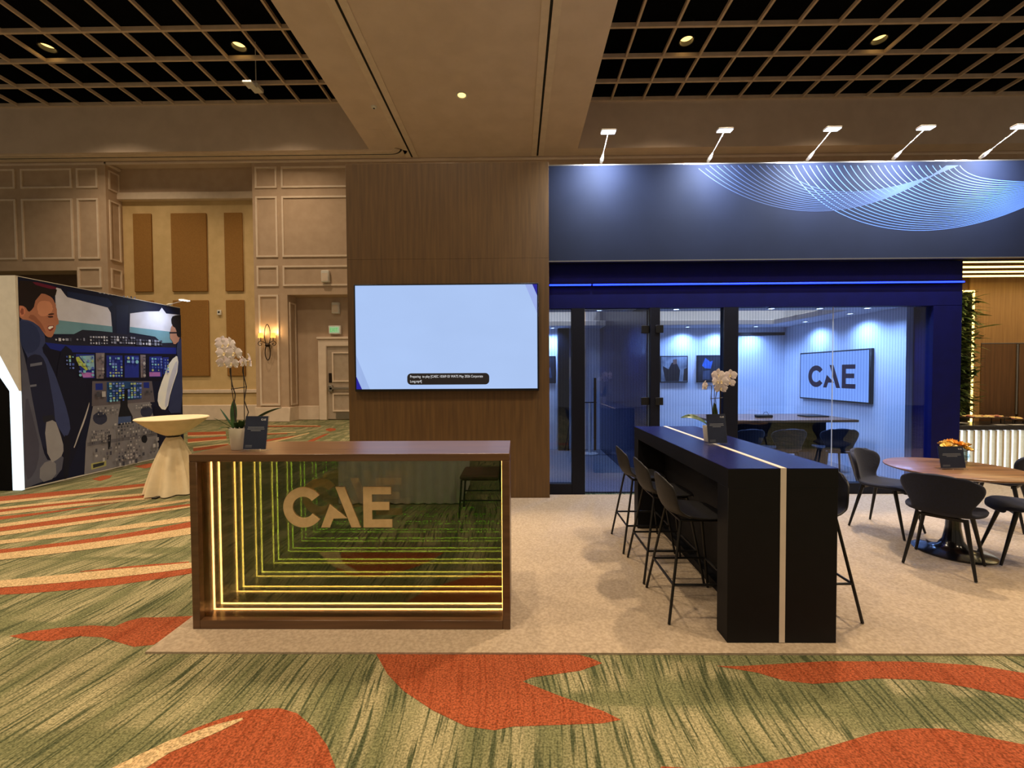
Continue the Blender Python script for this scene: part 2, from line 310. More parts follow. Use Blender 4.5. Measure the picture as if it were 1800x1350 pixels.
MOTIF_CREAM = [[(-1.66, 1.66), (-1.53, 1.79), (-1.39, 1.87), (-1.29, 1.91), (-1.28, 1.9), (-1.35, 1.83), (-1.48, 1.73), (-1.52, 1.66), (-1.61, 1.5), (-1.8, 1.5)], [(-7.18, 5.04), (-6.86, 5.17), (-6.54, 5.33), (-6.21, 5.5), (-5.88, 5.69), (-5.53, 5.91), (-5.17, 6.16), (-5.1, 6.08), (-5.45, 5.82), (-5.78, 5.6), (-6.1, 5.4), (-6.41, 5.22), (-6.71, 5.06), (-7.01, 4.92)], [(-6.76, 4.75), (-6.52, 4.91), (-6.25, 5.08), (-5.95, 5.24), (-5.61, 5.41), (-5.25, 5.57), (-4.85, 5.73), (-4.76, 5.63), (-5.16, 5.47), (-5.52, 5.32), (-5.85, 5.16), (-6.15, 5.0), (-6.42, 4.84), (-6.67, 4.68)], [(-6.5, 4.56), (-6.28, 4.73), (-6.04, 4.9), (-5.75, 5.07), (-5.42, 5.22), (-5.06, 5.37), (-4.65, 5.5), (-4.6, 5.43), (-4.97, 5.28), (-5.32, 5.12), (-5.62, 4.95), (-5.9, 4.79), (-6.14, 4.62), (-6.35, 4.45)], [(-6.02, 4.22), (-5.76, 4.38), (-5.48, 4.56), (-5.18, 4.75), (-4.86, 4.96), (-4.52, 5.19), (-4.14, 5.45), (-4.07, 5.35), (-4.42, 5.08), (-4.75, 4.85), (-5.06, 4.64), (-5.35, 4.45), (-5.63, 4.28), (-5.9, 4.13)], [(-5.72, 4.0), (-5.46, 4.15), (-5.19, 4.32), (-4.91, 4.49), (-4.6, 4.69), (-4.27, 4.91), (-3.92, 5.15), (-3.87, 5.1), (-4.21, 4.83), (-4.51, 4.6), (-4.8, 4.4), (-5.07, 4.21), (-5.33, 4.05), (-5.58, 3.91)], [(-5.5, 3.85), (-5.2, 3.95), (-4.9, 4.07), (-4.6, 4.21), (-4.29, 4.37), (-3.96, 4.56), (-3.62, 4.77), (-3.49, 4.6), (-3.84, 4.41), (-4.17, 4.25), (-4.48, 4.1), (-4.79, 3.98), (-5.08, 3.86), (-5.37, 3.76)], [(-5.12, 3.58), (-4.83, 3.66), (-4.54, 3.77), (-4.25, 3.89), (-3.96, 4.03), (-3.66, 4.21), (-3.35, 4.41), (-3.21, 4.22), (-3.51, 4.03), (-3.8, 3.87), (-4.09, 3.74), (-4.37, 3.63), (-4.65, 3.53), (-4.93, 3.45)], [(-4.46, 3.11), (-4.2, 3.18), (-3.92, 3.25), (-3.64, 3.32), (-3.34, 3.4), (-3.03, 3.47), (-2.7, 3.55), (-2.63, 3.45), (-2.92, 3.35), (-3.21, 3.26), (-3.49, 3.19), (-3.78, 3.13), (-4.06, 3.08), (-4.35, 3.04)], [(-8.79, 11.08), (-8.65, 11.12), (-8.51, 11.16), (-8.36, 11.2), (-8.22, 11.24), (-8.08, 11.28), (-7.93, 11.32), (-7.78, 11.1), (-7.93, 11.07), (-8.08, 11.04), (-8.22, 11.0), (-8.36, 10.97), (-8.51, 10.94), (-8.65, 10.91)], [(-7.91, 9.97), (-7.82, 10.05), (-7.72, 10.13), (-7.62, 10.22), (-7.52, 10.3), (-7.42, 10.38), (-7.32, 10.47), (-7.23, 10.35), (-7.33, 10.26), (-7.43, 10.17), (-7.52, 10.08), (-7.62, 10.0), (-7.71, 9.91), (-7.8, 9.83)], [(-7.26, 9.3), (-7.19, 9.39), (-7.11, 9.47), (-7.04, 9.55), (-6.97, 9.64), (-6.89, 9.72), (-6.81, 9.81), (-6.75, 9.71), (-6.81, 9.61), (-6.87, 9.51), (-6.94, 9.41), (-7.0, 9.31), (-7.06, 9.22), (-7.12, 9.12)], [(-8.35, 13.46), (-8.01, 13.43), (-7.67, 13.39), (-7.34, 13.36), (-7.01, 13.33), (-6.67, 13.3), (-6.35, 13.27), (-6.26, 13.09), (-6.59, 13.12), (-6.91, 13.15), (-7.24, 13.17), (-7.56, 13.2), (-7.89, 13.23), (-8.22, 13.26)], [(-7.75, 12.5), (-7.64, 12.5), (-7.53, 12.49), (-7.42, 12.49), (-7.31, 12.49), (-7.2, 12.48), (-7.08, 12.48), (-7.01, 12.35), (-7.11, 12.34), (-7.21, 12.33), (-7.32, 12.31), (-7.42, 12.3), (-7.52, 12.29), (-7.62, 12.28)], [(-7.12, 11.48), (-6.98, 11.52), (-6.83, 11.56), (-6.68, 11.6), (-6.53, 11.65), (-6.38, 11.69), (-6.23, 11.73), (-6.13, 11.54), (-6.29, 11.51), (-6.44, 11.48), (-6.6, 11.45), (-6.75, 11.42), (-6.9, 11.39), (-7.05, 11.37)], [(-6.11, 9.66), (-6.02, 9.86), (-5.94, 10.1), (-5.88, 10.39), (-5.83, 10.72), (-5.8, 11.12), (-5.78, 11.59), (-5.69, 11.4), (-5.7, 10.93), (-5.73, 10.54), (-5.77, 10.2), (-5.83, 9.91), (-5.9, 9.67), (-5.99, 9.46)]]
INSTRUMENTS = [(6.23, 6.69, 2.11, 2.19, 9, 1, 0.9, 'w', 0.9, 0.04), (6.75, 7.06, 2.11, 2.26, 7, 3, 0.9, 'w', 0.9, 0.02), (7.1, 7.57, 2.15, 2.29, 9, 3, 0.9, 'w', 0.9, 0.02), (7.57, 8.15, 2.16, 2.28, 9, 2, 0.9, 'w', 0.9, 0.02), (6.37, 6.5, 1.7, 1.93, 3, 4, 0.8, 's', 0.8, 0), (6.55, 6.81, 1.59, 1.93, 4, 6, 0.8, 's', 0.55, 0), (7.05, 7.3, 1.58, 1.93, 5, 7, 0.9, 's', 0.8, 0), (7.37, 7.62, 1.76, 1.95, 3, 3, 0.9, 's', 0.7, 0), (7.87, 8.13, 1.68, 1.95, 4, 5, 0.8, 's', 0.8, 0), (8.16, 8.28, 1.65, 1.94, 2, 5, 0.8, 's', 0.8, 0), (6.86, 6.97, 1.58, 1.97, 2, 7, 0.8, 'g', 0.8, 0), (7.68, 7.76, 1.58, 1.97, 1, 7, 0.8, 'g', 0.9, 0), (7.03, 7.31, 1.16, 1.49, 5, 8, 0.9, 's', 0.85, 0), (7.36, 7.65, 1.2, 1.48, 5, 7, 0.9, 's', 0.8, 0), (6.79, 6.98, 1.24, 1.36, 2, 1, 0.8, 'g', 1, 0), (7.71, 7.89, 1.25, 1.35, 2, 1, 0.8, 'g', 1, 0), (6.81, 7.18, 0.95, 1.09, 9, 3, 0.7, 'g', 0.7, 0), (7.5, 7.85, 1.0, 1.08, 7, 2, 0.7, 'g', 0.7, 0), (6.7, 7.01, 0.49, 0.72, 10, 5, 0.85, 'g', 0.9, 0), (7.63, 7.96, 0.52, 0.7, 8, 3, 0.85, 'g', 0.9, 0), (7.08, 7.57, 0.12, 0.8, 9, 12, 0.75, 'g', 0.65, 0), (6.73, 7.03, 0.17, 0.43, 5, 3, 0.8, 'g', 0.6, 0), (7.58, 7.97, 0.11, 0.45, 5, 3, 0.8, 'g', 0.6, 0), (7.07, 7.5, 0.02, 0.22, 7, 2, 0.8, 'g', 0.7, 0), (6.86, 7.7, 2.98, 2.96, 12, 2, 0.6, 'w', 0.6, 0.04)]
COCKPIT = [((176, 180, 198), [(6.27, 2.94), (6.35, 2.93), (6.41, 2.85), (6.44, 2.82), (7.08, 2.76), (7.13, 2.68), (7.15, 2.35), (6.93, 2.35), (6.65, 2.34), (6.52, 2.26), (6.19, 2.23), (6.3, 2.4), (6.27, 2.7)]), ((92, 132, 152), [(6.28, 2.45), (6.43, 2.45), (7.15, 2.45), (7.15, 2.35), (6.93, 2.35), (6.65, 2.34), (6.52, 2.26), (6.19, 2.23), (6.24, 2.36)]), ((176, 180, 198), [(7.49, 2.72), (7.8, 2.8), (8.11, 2.85), (8.17, 2.93), (8.27, 2.83), (8.66, 2.85), (8.48, 2.27), (8.15, 2.24), (8.0, 2.35), (7.47, 2.38)]), ((92, 132, 152), [(7.48, 2.48), (8.48, 2.48), (8.48, 2.27), (8.15, 2.24), (8.0, 2.35), (7.47, 2.38)]), ((24, 34, 66), [(6.44, 2.82), (7.08, 2.76), (7.17, 2.82), (7.09, 2.92), (6.44, 2.91)]), ((20, 26, 52), [(7.23, 2.83), (7.46, 2.86), (7.41, 2.34), (7.22, 2.33)]), ((28, 30, 46), [(6.11, 2.16), (6.52, 2.25), (6.65, 2.34), (8.0, 2.34), (8.15, 2.23), (8.5, 2.26), (8.49, 2.16), (6.47, 2.07), (6.11, 2.09)]), ((24, 36, 120), [(6.11, 2.1), (6.47, 2.08), (8.49, 2.17), (8.49, 2.04), (6.37, 1.97), (6.18, 2.01)]), ((16, 18, 36), [(6.07, 2.03), (6.37, 1.97), (8.49, 2.04), (8.47, 1.49), (6.76, 1.52), (6.73, 1.14), (6.5, 0.58), (6.33, 0.65)]), ((30, 42, 128), [(6.35, 1.94), (6.52, 1.94), (6.51, 1.69), (6.34, 1.68)]), ((30, 42, 128), [(6.54, 1.95), (6.83, 1.96), (6.82, 1.57), (6.53, 1.57)]), ((30, 42, 128), [(7.03, 1.95), (7.32, 1.96), (7.31, 1.57), (7.02, 1.58)]), ((30, 42, 128), [(7.36, 1.96), (7.64, 1.97), (7.63, 1.57), (7.35, 1.57)]), ((30, 42, 128), [(7.86, 1.96), (8.14, 1.98), (8.13, 1.58), (7.85, 1.58)]), ((30, 42, 128), [(8.16, 1.96), (8.3, 1.97), (8.29, 1.63), (8.15, 1.63)]), ((120, 160, 178), [(6.59, 1.92), (6.82, 1.94), (6.82, 1.72), (6.73, 1.7), (6.67, 1.82)]), ((150, 170, 80), [(6.54, 1.9), (6.58, 1.91), (6.72, 1.71), (6.69, 1.69), (6.59, 1.78), (6.54, 1.78)]), ((150, 100, 178), [(6.54, 1.66), (6.81, 1.66), (6.8, 1.58), (6.54, 1.58)]), ((150, 100, 178), [(7.85, 1.67), (8.09, 1.67), (8.09, 1.59), (7.85, 1.59)]), ((110, 104, 116), [(6.85, 1.98), (7.0, 1.99), (6.97, 1.56), (6.85, 1.56)]), ((110, 104, 116), [(7.67, 1.99), (7.78, 1.99), (7.76, 1.57), (7.67, 1.57)]), ((80, 76, 86), [(6.78, 1.52), (7.9, 1.5), (7.95, 1.1), (6.76, 1.11)]), ((32, 62, 110), [(7.02, 1.5), (7.34, 1.51), (7.67, 1.48), (7.67, 1.18), (7.01, 1.16)]), ((26, 40, 120), [(6.83, 1.48), (6.95, 1.48), (6.95, 1.37), (6.83, 1.37)]), ((26, 40, 120), [(7.72, 1.48), (7.84, 1.48), (7.84, 1.37), (7.72, 1.38)]), ((104, 104, 112), [(6.78, 1.11), (7.18, 1.11), (7.85, 1.11), (7.98, 0.53), (8.02, 0.03), (6.61, 0.03), (6.65, 0.55)]), ((84, 84, 94), [(6.67, 0.53), (7.98, 0.51), (7.99, 0.45), (6.67, 0.47)]), ((40, 44, 66), [(7.01, 0.89), (7.0, 0.84), (6.96, 0.81), (6.91, 0.79), (6.86, 0.8), (6.81, 0.83), (6.78, 0.87), (6.77, 0.91), (6.78, 0.96), (6.82, 0.99), (6.87, 1.01), (6.92, 1.0), (6.97, 0.98), (7.0, 0.93)]), ((40, 44, 66), [(7.9, 0.91), (7.88, 0.87), (7.84, 0.83), (7.79, 0.82), (7.73, 0.83), (7.68, 0.85), (7.65, 0.89), (7.64, 0.94), (7.65, 0.98), (7.69, 1.02), (7.74, 1.03), (7.8, 1.03), (7.85, 1.0), (7.89, 0.96)]), ((22, 24, 32), [(7.25, 1.37), (7.44, 1.38), (7.44, 1.32), (7.39, 1.31), (7.39, 1.06), (7.48, 0.87), (7.48, 0.75), (7.2, 0.74), (7.21, 0.9), (7.25, 1.07), (7.26, 1.31)]), ((54, 70, 110), [(7.21, 0.89), (7.45, 0.88), (7.45, 0.77), (7.2, 0.77)]), ((22, 24, 32), [(7.01, 0.61), (7.07, 0.6), (7.05, 0.36), (7.01, 0.36)]), ((22, 24, 32), [(7.77, 0.42), (7.76, 0.39), (7.74, 0.36), (7.72, 0.35), (7.69, 0.36), (7.66, 0.38), (7.65, 0.4), (7.64, 0.44), (7.65, 0.47), (7.67, 0.49), (7.69, 0.5), (7.72, 0.5), (7.75, 0.48), (7.76, 0.45)]), ((140, 140, 90), [(6.72, 0.18), (6.97, 0.18), (6.97, 0.09), (6.72, 0.08)]), ((40, 44, 50), [(6.75, 0.16), (6.94, 0.16), (6.93, 0.11), (6.75, 0.1)]), ((18, 20, 38), [(6.39, 2.07), (6.47, 2.01), (6.57, 1.79), (6.69, 1.4), (6.74, 1.17), (6.71, 1.12), (6.66, 0.95), (6.59, 0.68), (6.49, 0.4), (6.37, 0.13), (6.26, 0.03), (6.17, 0.1), (6.16, 0.5), (6.21, 1.25), (6.27, 1.75), (6.32, 1.98)]), ((150, 150, 156), [(6.72, 1.18), (6.72, 1.14), (6.7, 1.06), (6.66, 0.94), (6.62, 0.83), (6.57, 0.72), (6.53, 0.62), (6.49, 0.52), (6.47, 0.48), (6.46, 0.49), (6.48, 0.54), (6.52, 0.65), (6.56, 0.75), (6.6, 0.85), (6.65, 0.98), (6.7, 1.12)]), ((46, 56, 96), [(5.83, 2.42), (5.91, 2.42), (5.99, 2.4), (6.05, 2.35), (6.09, 2.27), (6.11, 2.18), (6.11, 2.09), (6.07, 2.02), (6.08, 1.95), (6.13, 1.87), (6.18, 1.75), (6.24, 1.59), (6.3, 1.38), (6.37, 1.12), (6.41, 0.92), (6.42, 0.79), (6.39, 0.71), (6.34, 0.66), (6.25, 0.83), (6.13, 1.2), (6.02, 1.52), (5.91, 1.79), (5.84, 1.98), (5.8, 2.09), (5.78, 2.22), (5.78, 2.36)]), ((36, 46, 84), [(5.82, 2.38), (5.9, 2.38), (5.96, 2.35), (6.01, 2.3), (6.04, 2.22), (6.05, 2.12), (6.03, 2.04), (5.99, 1.98), (5.94, 1.94), (5.89, 1.93), (5.84, 1.97), (5.8, 2.07), (5.78, 2.19), (5.78, 2.32)]), ((26, 30, 54), [(5.87, 1.85), (5.92, 1.9), (5.97, 1.92), (6.04, 1.91), (6.08, 1.86), (6.11, 1.78), (6.15, 1.54), (6.2, 1.15), (6.21, 0.86), (6.17, 0.69), (6.11, 0.58), (6.06, 0.53), (6.01, 0.64), (5.96, 0.9), (5.92, 1.16), (5.89, 1.41), (5.86, 1.61), (5.86, 1.75)]), ((90, 96, 116), [(5.91, 1.78), (6.06, 1.81), (6.06, 1.77), (5.91, 1.74)]), ((90, 96, 116), [(5.9, 1.48), (5.98, 1.49), (5.98, 1.46), (5.9, 1.45)]), ((70, 74, 92), [(5.79, 2.1), (5.82, 1.99), (5.85, 1.84), (5.88, 1.64), (5.92, 1.29), (5.99, 0.79), (6.05, 0.47), (6.09, 0.37), (6.16, 0.35), (6.27, 0.41), (6.31, 0.36), (6.28, 0.19), (6.19, 0.09), (6.04, 0.07), (5.91, 0.05), (5.78, 0.03), (5.73, 0.55), (5.76, 1.62)]), ((58, 60, 78), [(5.87, 1.29), (5.91, 1.07), (5.95, 0.85), (5.99, 0.62), (5.98, 0.43), (5.94, 0.27), (5.88, 0.17), (5.83, 0.14), (5.8, 0.32), (5.81, 0.72), (5.82, 1.04), (5.84, 1.28)]), ((104, 106, 116), [(6.05, 0.34), (6.15, 0.36), (6.2, 0.29), (6.2, 0.14), (6.14, 0.07), (6.03, 0.06), (5.98, 0.13), (5.99, 0.27)]), ((122, 124, 132), [(6.09, 0.93), (6.17, 0.95), (6.22, 0.91), (6.25, 0.81), (6.28, 0.7), (6.31, 0.56), (6.31, 0.46), (6.28, 0.39), (6.22, 0.35), (6.15, 0.32), (6.09, 0.47), (6.07, 0.77)]), ((30, 32, 44), [(6.04, 1.02), (6.18, 1.03), (6.21, 0.96), (6.06, 0.92)]), ((20, 22, 34), [(6.34, 0.7), (6.39, 0.68), (6.41, 0.58), (6.4, 0.42), (6.38, 0.24), (6.37, 0.06), (6.34, -0.02), (6.31, -0.0), (6.3, 0.1), (6.31, 0.3), (6.32, 0.47), (6.32, 0.63)]), ((150, 102, 82), [(5.84, 2.67), (5.88, 2.71), (5.92, 2.74), (5.96, 2.76), (5.99, 2.78), (6.03, 2.79), (6.06, 2.8), (6.09, 2.81), (6.13, 2.81), (6.16, 2.8), (6.19, 2.79), (6.22, 2.77), (6.24, 2.74), (6.25, 2.71), (6.27, 2.68), (6.27, 2.64), (6.28, 2.61), (6.28, 2.57), (6.28, 2.54), (6.28, 2.51), (6.29, 2.48), (6.3, 2.45), (6.3, 2.42), (6.3, 2.41), (6.3, 2.39), (6.28, 2.38), (6.27, 2.37), (6.26, 2.36), (6.26, 2.34), (6.26, 2.32), (6.25, 2.3), (6.24, 2.27), (6.23, 2.25), (6.22, 2.22), (6.21, 2.2), (6.19, 2.18), (6.17, 2.18), (6.15, 2.18), (6.13, 2.19), (6.11, 2.21), (6.1, 2.23), (6.08, 2.26), (6.06, 2.29), (6.04, 2.32), (6.02, 2.34), (5.99, 2.36), (5.96, 2.38), (5.93, 2.39), (5.89, 2.4), (5.84, 2.4), (5.81, 2.42), (5.79, 2.44), (5.78, 2.48), (5.78, 2.54), (5.79, 2.58), (5.81, 2.63)]), ((176, 124, 100), [(6.08, 2.7), (6.12, 2.71), (6.15, 2.71), (6.18, 2.71), (6.2, 2.69), (6.22, 2.66), (6.22, 2.63), (6.23, 2.61), (6.22, 2.59), (6.21, 2.56), (6.2, 2.55), (6.18, 2.53), (6.16, 2.51), (6.13, 2.49), (6.1, 2.48), (6.08, 2.48), (6.06, 2.48), (6.05, 2.49), (6.03, 2.51), (6.03, 2.54), (6.02, 2.57), (6.02, 2.62), (6.03, 2.65), (6.05, 2.68)]), ((128, 82, 66), [(6.0, 2.46), (6.02, 2.43), (6.05, 2.4), (6.07, 2.37), (6.09, 2.33), (6.11, 2.28), (6.12, 2.25), (6.12, 2.24), (6.11, 2.24), (6.1, 2.25), (6.08, 2.27), (6.06, 2.29), (6.04, 2.32), (6.02, 2.35), (5.99, 2.38), (5.97, 2.4), (5.95, 2.41), (5.93, 2.42), (5.91, 2.43), (5.91, 2.45), (5.92, 2.46), (5.93, 2.48), (5.95, 2.48), (5.97, 2.48)]), ((28, 22, 24), [(5.82, 2.94), (5.89, 2.95), (5.97, 2.96), (6.06, 2.96), (6.15, 2.95), (6.24, 2.95), (6.29, 2.9), (6.27, 2.82), (6.25, 2.79), (6.22, 2.79), (6.18, 2.8), (6.12, 2.82), (6.08, 2.81), (6.04, 2.75), (6.0, 2.69), (5.98, 2.6), (5.95, 2.55), (5.92, 2.52), (5.9, 2.53), (5.88, 2.57), (5.85, 2.59), (5.8, 2.59), (5.78, 2.68), (5.78, 2.84)]), ((170, 112, 92), [(5.87, 2.51), (5.87, 2.49), (5.86, 2.48), (5.85, 2.46), (5.85, 2.45), (5.84, 2.44), (5.83, 2.44), (5.82, 2.44), (5.81, 2.44), (5.81, 2.45), (5.8, 2.46), (5.79, 2.47), (5.79, 2.48), (5.79, 2.5), (5.79, 2.52), (5.79, 2.54), (5.8, 2.55), (5.8, 2.57), (5.81, 2.58), (5.82, 2.59), (5.83, 2.59), (5.84, 2.59), (5.84, 2.59), (5.85, 2.58), (5.86, 2.58), (5.86, 2.56), (5.87, 2.55), (5.87, 2.53)]), ((120, 70, 58), [(5.85, 2.51), (5.85, 2.5), (5.85, 2.49), (5.85, 2.48), (5.84, 2.47), (5.84, 2.47), (5.83, 2.47), (5.83, 2.46), (5.82, 2.47), (5.82, 2.47), (5.82, 2.48), (5.82, 2.48), (5.81, 2.49), (5.81, 2.5), (5.81, 2.51), (5.81, 2.52), (5.82, 2.53), (5.82, 2.54), (5.82, 2.55), (5.83, 2.55), (5.83, 2.56), (5.84, 2.56), (5.84, 2.56), (5.84, 2.55), (5.85, 2.55), (5.85, 2.54), (5.85, 2.53), (5.85, 2.52)]), ((84, 24, 46), [(6.03, 2.96), (6.2, 2.95), (6.29, 2.94), (6.27, 2.91), (6.2, 2.9), (6.08, 2.91), (6.01, 2.92), (5.97, 2.95)]), ((52, 34, 32), [(6.16, 2.49), (6.2, 2.5), (6.22, 2.5), (6.23, 2.49), (6.22, 2.48), (6.19, 2.47), (6.17, 2.47), (6.15, 2.48)]), ((40, 24, 22), [(6.18, 2.53), (6.22, 2.54), (6.24, 2.54), (6.24, 2.53), (6.22, 2.52), (6.18, 2.51), (6.16, 2.51), (6.16, 2.52)]), ((112, 52, 46), [(6.16, 2.35), (6.21, 2.36), (6.23, 2.36), (6.23, 2.32), (6.21, 2.29), (6.18, 2.27), (6.16, 2.28), (6.14, 2.32)]), ((240, 230, 226), [(6.17, 2.34), (6.21, 2.35), (6.22, 2.35), (6.22, 2.33), (6.2, 2.32), (6.18, 2.3), (6.16, 2.3), (6.15, 2.32)]), ((202, 208, 224), [(8.48, 2.0), (8.39, 1.94), (8.29, 1.83), (8.2, 1.65), (8.11, 1.47), (8.03, 1.27), (8.01, 1.12), (8.04, 1.02), (8.1, 0.95), (8.18, 0.93), (8.25, 1.01), (8.3, 1.2), (8.39, 1.43), (8.51, 1.7), (8.56, 1.89), (8.54, 1.98)]), ((170, 176, 200), [(8.45, 1.86), (8.37, 1.71), (8.3, 1.55), (8.25, 1.38), (8.21, 1.22), (8.18, 1.08), (8.18, 0.99), (8.21, 0.97), (8.25, 1.06), (8.3, 1.24), (8.38, 1.44), (8.47, 1.66), (8.51, 1.81), (8.5, 1.9)]), ((150, 112, 96), [(8.43, 2.65), (8.53, 2.67), (8.58, 2.59), (8.59, 2.41), (8.55, 2.3), (8.47, 2.24), (8.42, 2.24), (8.4, 2.28), (8.37, 2.32), (8.34, 2.35), (8.34, 2.43), (8.37, 2.57)]), ((22, 20, 24), [(8.41, 2.79), (8.48, 2.82), (8.56, 2.84), (8.64, 2.85), (8.68, 2.75), (8.68, 2.53), (8.63, 2.4), (8.55, 2.38), (8.51, 2.42), (8.5, 2.51), (8.47, 2.57), (8.42, 2.59), (8.39, 2.65), (8.38, 2.73)]), ((24, 24, 32), [(8.33, 2.47), (8.52, 2.49), (8.51, 2.46), (8.33, 2.44)]), ((42, 50, 86), [(8.52, 2.27), (8.62, 2.38), (8.68, 2.43), (8.71, 2.41), (8.71, 2.01), (8.68, 1.22), (8.55, 0.83), (8.33, 0.83), (8.25, 0.93), (8.29, 1.13), (8.37, 1.36), (8.49, 1.63), (8.53, 1.88), (8.49, 2.1)]), ((16, 18, 36), [(8.3, 0.85), (8.54, 0.84), (8.67, 0.63), (8.66, 0.22), (8.49, 0.02), (8.19, 0.03), (8.03, 0.15), (8.0, 0.39), (7.96, 0.65), (7.92, 0.92), (7.94, 1.03), (8.0, 0.99), (8.07, 0.94), (8.15, 0.88)])]
WAVES = [(0, [(3.434, 4.197), (3.818, 3.456), (5.102, 3.017), (6.566, 3.746)]), (0, [(3.519, 4.196), (3.892, 3.479), (5.132, 3.055), (6.566, 3.754)]), (0, [(3.604, 4.195), (3.966, 3.503), (5.163, 3.093), (6.566, 3.763)]), (0, [(3.689, 4.194), (4.039, 3.526), (5.193, 3.131), (6.565, 3.771)]), (0, [(3.774, 4.193), (4.113, 3.549), (5.224, 3.169), (6.565, 3.78)]), (0, [(3.859, 4.192), (4.186, 3.573), (5.254, 3.207), (6.565, 3.788)]), (0, [(3.944, 4.191), (4.26, 3.596), (5.285, 3.245), (6.565, 3.797)]), (0, [(4.029, 4.19), (4.333, 3.62), (5.315, 3.284), (6.565, 3.805)]), (0, [(4.114, 4.189), (4.406, 3.643), (5.345, 3.322), (6.564, 3.813)]), (0, [(4.199, 4.188), (4.48, 3.666), (5.376, 3.36), (6.564, 3.822)]), (0, [(4.284, 4.187), (4.553, 3.689), (5.406, 3.397), (6.564, 3.83)]), (0, [(4.369, 4.186), (4.626, 3.713), (5.436, 3.435), (6.564, 3.839)]), (0, [(4.453, 4.185), (4.699, 3.736), (5.467, 3.473), (6.564, 3.847)]), (0, [(4.538, 4.184), (4.772, 3.759), (5.497, 3.511), (6.563, 3.856)]), (0, [(4.623, 4.183), (4.845, 3.783), (5.527, 3.549), (6.563, 3.864)]), (0, [(4.708, 4.182), (4.919, 3.806), (5.557, 3.587), (6.563, 3.873)]), (0, [(4.792, 4.181), (4.992, 3.829), (5.588, 3.625), (6.563, 3.881)]), (0, [(4.877, 4.18), (5.065, 3.852), (5.618, 3.663), (6.563, 3.889)]), (0, [(4.962, 4.179), (5.137, 3.875), (5.648, 3.701), (6.562, 3.898)]), (0, [(5.046, 4.178), (5.21, 3.899), (5.678, 3.738), (6.562, 3.906)]), (0, [(5.131, 4.177), (5.283, 3.922), (5.709, 3.776), (6.562, 3.915)]), (0, [(5.215, 4.176), (5.356, 3.945), (5.739, 3.814), (6.562, 3.923)]), (0, [(5.3, 4.175), (5.429, 3.968), (5.769, 3.852), (6.561, 3.932)]), (0, [(5.384, 4.174), (5.502, 3.991), (5.799, 3.889), (6.561, 3.94)]), (0, [(5.468, 4.173), (5.574, 4.014), (5.829, 3.927), (6.561, 3.949)]), (0, [(5.553, 4.172), (5.647, 4.038), (5.859, 3.965), (6.561, 3.957)]), (1, [(2.26, 4.211), (2.819, 3.701), (4.035, 3.219), (5.391, 4.174)]), (1, [(2.349, 4.21), (2.884, 3.715), (4.052, 3.254), (5.403, 4.174)]), (1, [(2.438, 4.209), (2.95, 3.729), (4.069, 3.29), (5.415, 4.174)]), (1, [(2.527, 4.208), (3.015, 3.743), (4.086, 3.325), (5.426, 4.174)]), (1, [(2.616, 4.207), (3.08, 3.757), (4.104, 3.361), (5.438, 4.174)]), (1, [(2.705, 4.205), (3.145, 3.771), (4.121, 3.396), (5.45, 4.174)]), (1, [(2.794, 4.204), (3.21, 3.785), (4.138, 3.431), (5.461, 4.173)]), (1, [(2.883, 4.203), (3.275, 3.799), (4.156, 3.467), (5.473, 4.173)]), (1, [(2.972, 4.202), (3.34, 3.813), (4.173, 3.502), (5.485, 4.173)]), (1, [(3.061, 4.201), (3.406, 3.827), (4.19, 3.537), (5.497, 4.173)]), (1, [(3.15, 4.2), (3.471, 3.842), (4.207, 3.573), (5.508, 4.173)]), (1, [(3.238, 4.199), (3.536, 3.856), (4.225, 3.608), (5.52, 4.173)]), (1, [(3.327, 4.198), (3.6, 3.87), (4.242, 3.643), (5.532, 4.173)])]

# ================================================================== THE HALL
ST = 'structure'
floor = tag(MB().box(-24, 20, -9, 15.2, -.1, 0).build('floor', M_CARPET), kind=ST, label='green streaked hall carpet with orange and cream woven shapes')
for i, p in enumerate(MOTIF_ORANGE): MB().sheet2(p, .0012+.00004*i).build('carpet_motif', M_ORANGE, floor)
for i, p in enumerate(MOTIF_CREAM): MB().sheet2(p, .0032+.00004*i).build('carpet_motif', M_CREAM, floor)

# --- ceiling: a lowered soffit beam between two coffers with an open grid
ZS, ZG = 8.86, 10.35
ceil = tag(MB().box(-4.73, 2.0, -9, 15.2, ZS, ZG+.12).build('ceiling', M_SOFFIT), kind=ST, label='painted soffit beam between two open-grid ceiling coffers')
MB().box(-24, -4.73, 13.7, 15.2, ZS, ZG+.12).build('coffer_bulkhead', M_SOFFIT, ceil)
MB().box(-24, 20, 13.66, 15.2, ZG+.12, 11.9).box(-24, -4.7, -9, -8.9, ZG, 11.9).build('plenum_lining', M_BLACK, ceil)
MB().box(-4.75, 2.02, -9, 15.1, ZG+.12, 11.88).build('plenum_lining', M_BLACK, ceil)
MB().box(2.0, 20, 13.8, 15.2, ZS, ZG+.12).build('coffer_bulkhead', M_SOFFIT, ceil)
MB().box(-24, 20, -9, 15.2, 11.9, 12.0).build('plenum', M_BLACK, ceil)
xb = MB().box(-.028, .028, -9, 13.75, 0, .09).build('grid_bar', M_GRID, ceil, W=False)
first = True
def put(src, loc):
    global first
    o = src if first else src.copy()
    if not first: COL.objects.link(o)
    first = False; o.parent = ceil; o.location = loc
for i in range(14): put(xb, (-5.92-1.022*i, 0, ZG))
put(xb, (-4.9, 0, ZG))
for i in range(-1, 15): put(xb, (3.075+1.012*i, 0, ZG))
first = True
yl = MB().box(-24, -4.73, -.03, .03, 0, .11).build('grid_bar', M_GRID, ceil, W=False)
for y in [13.68, 12.8, 11.8, 10.79] + [9.74-1.03*i for i in range(16)]: put(yl, (0, y, ZG-.01))
first = True
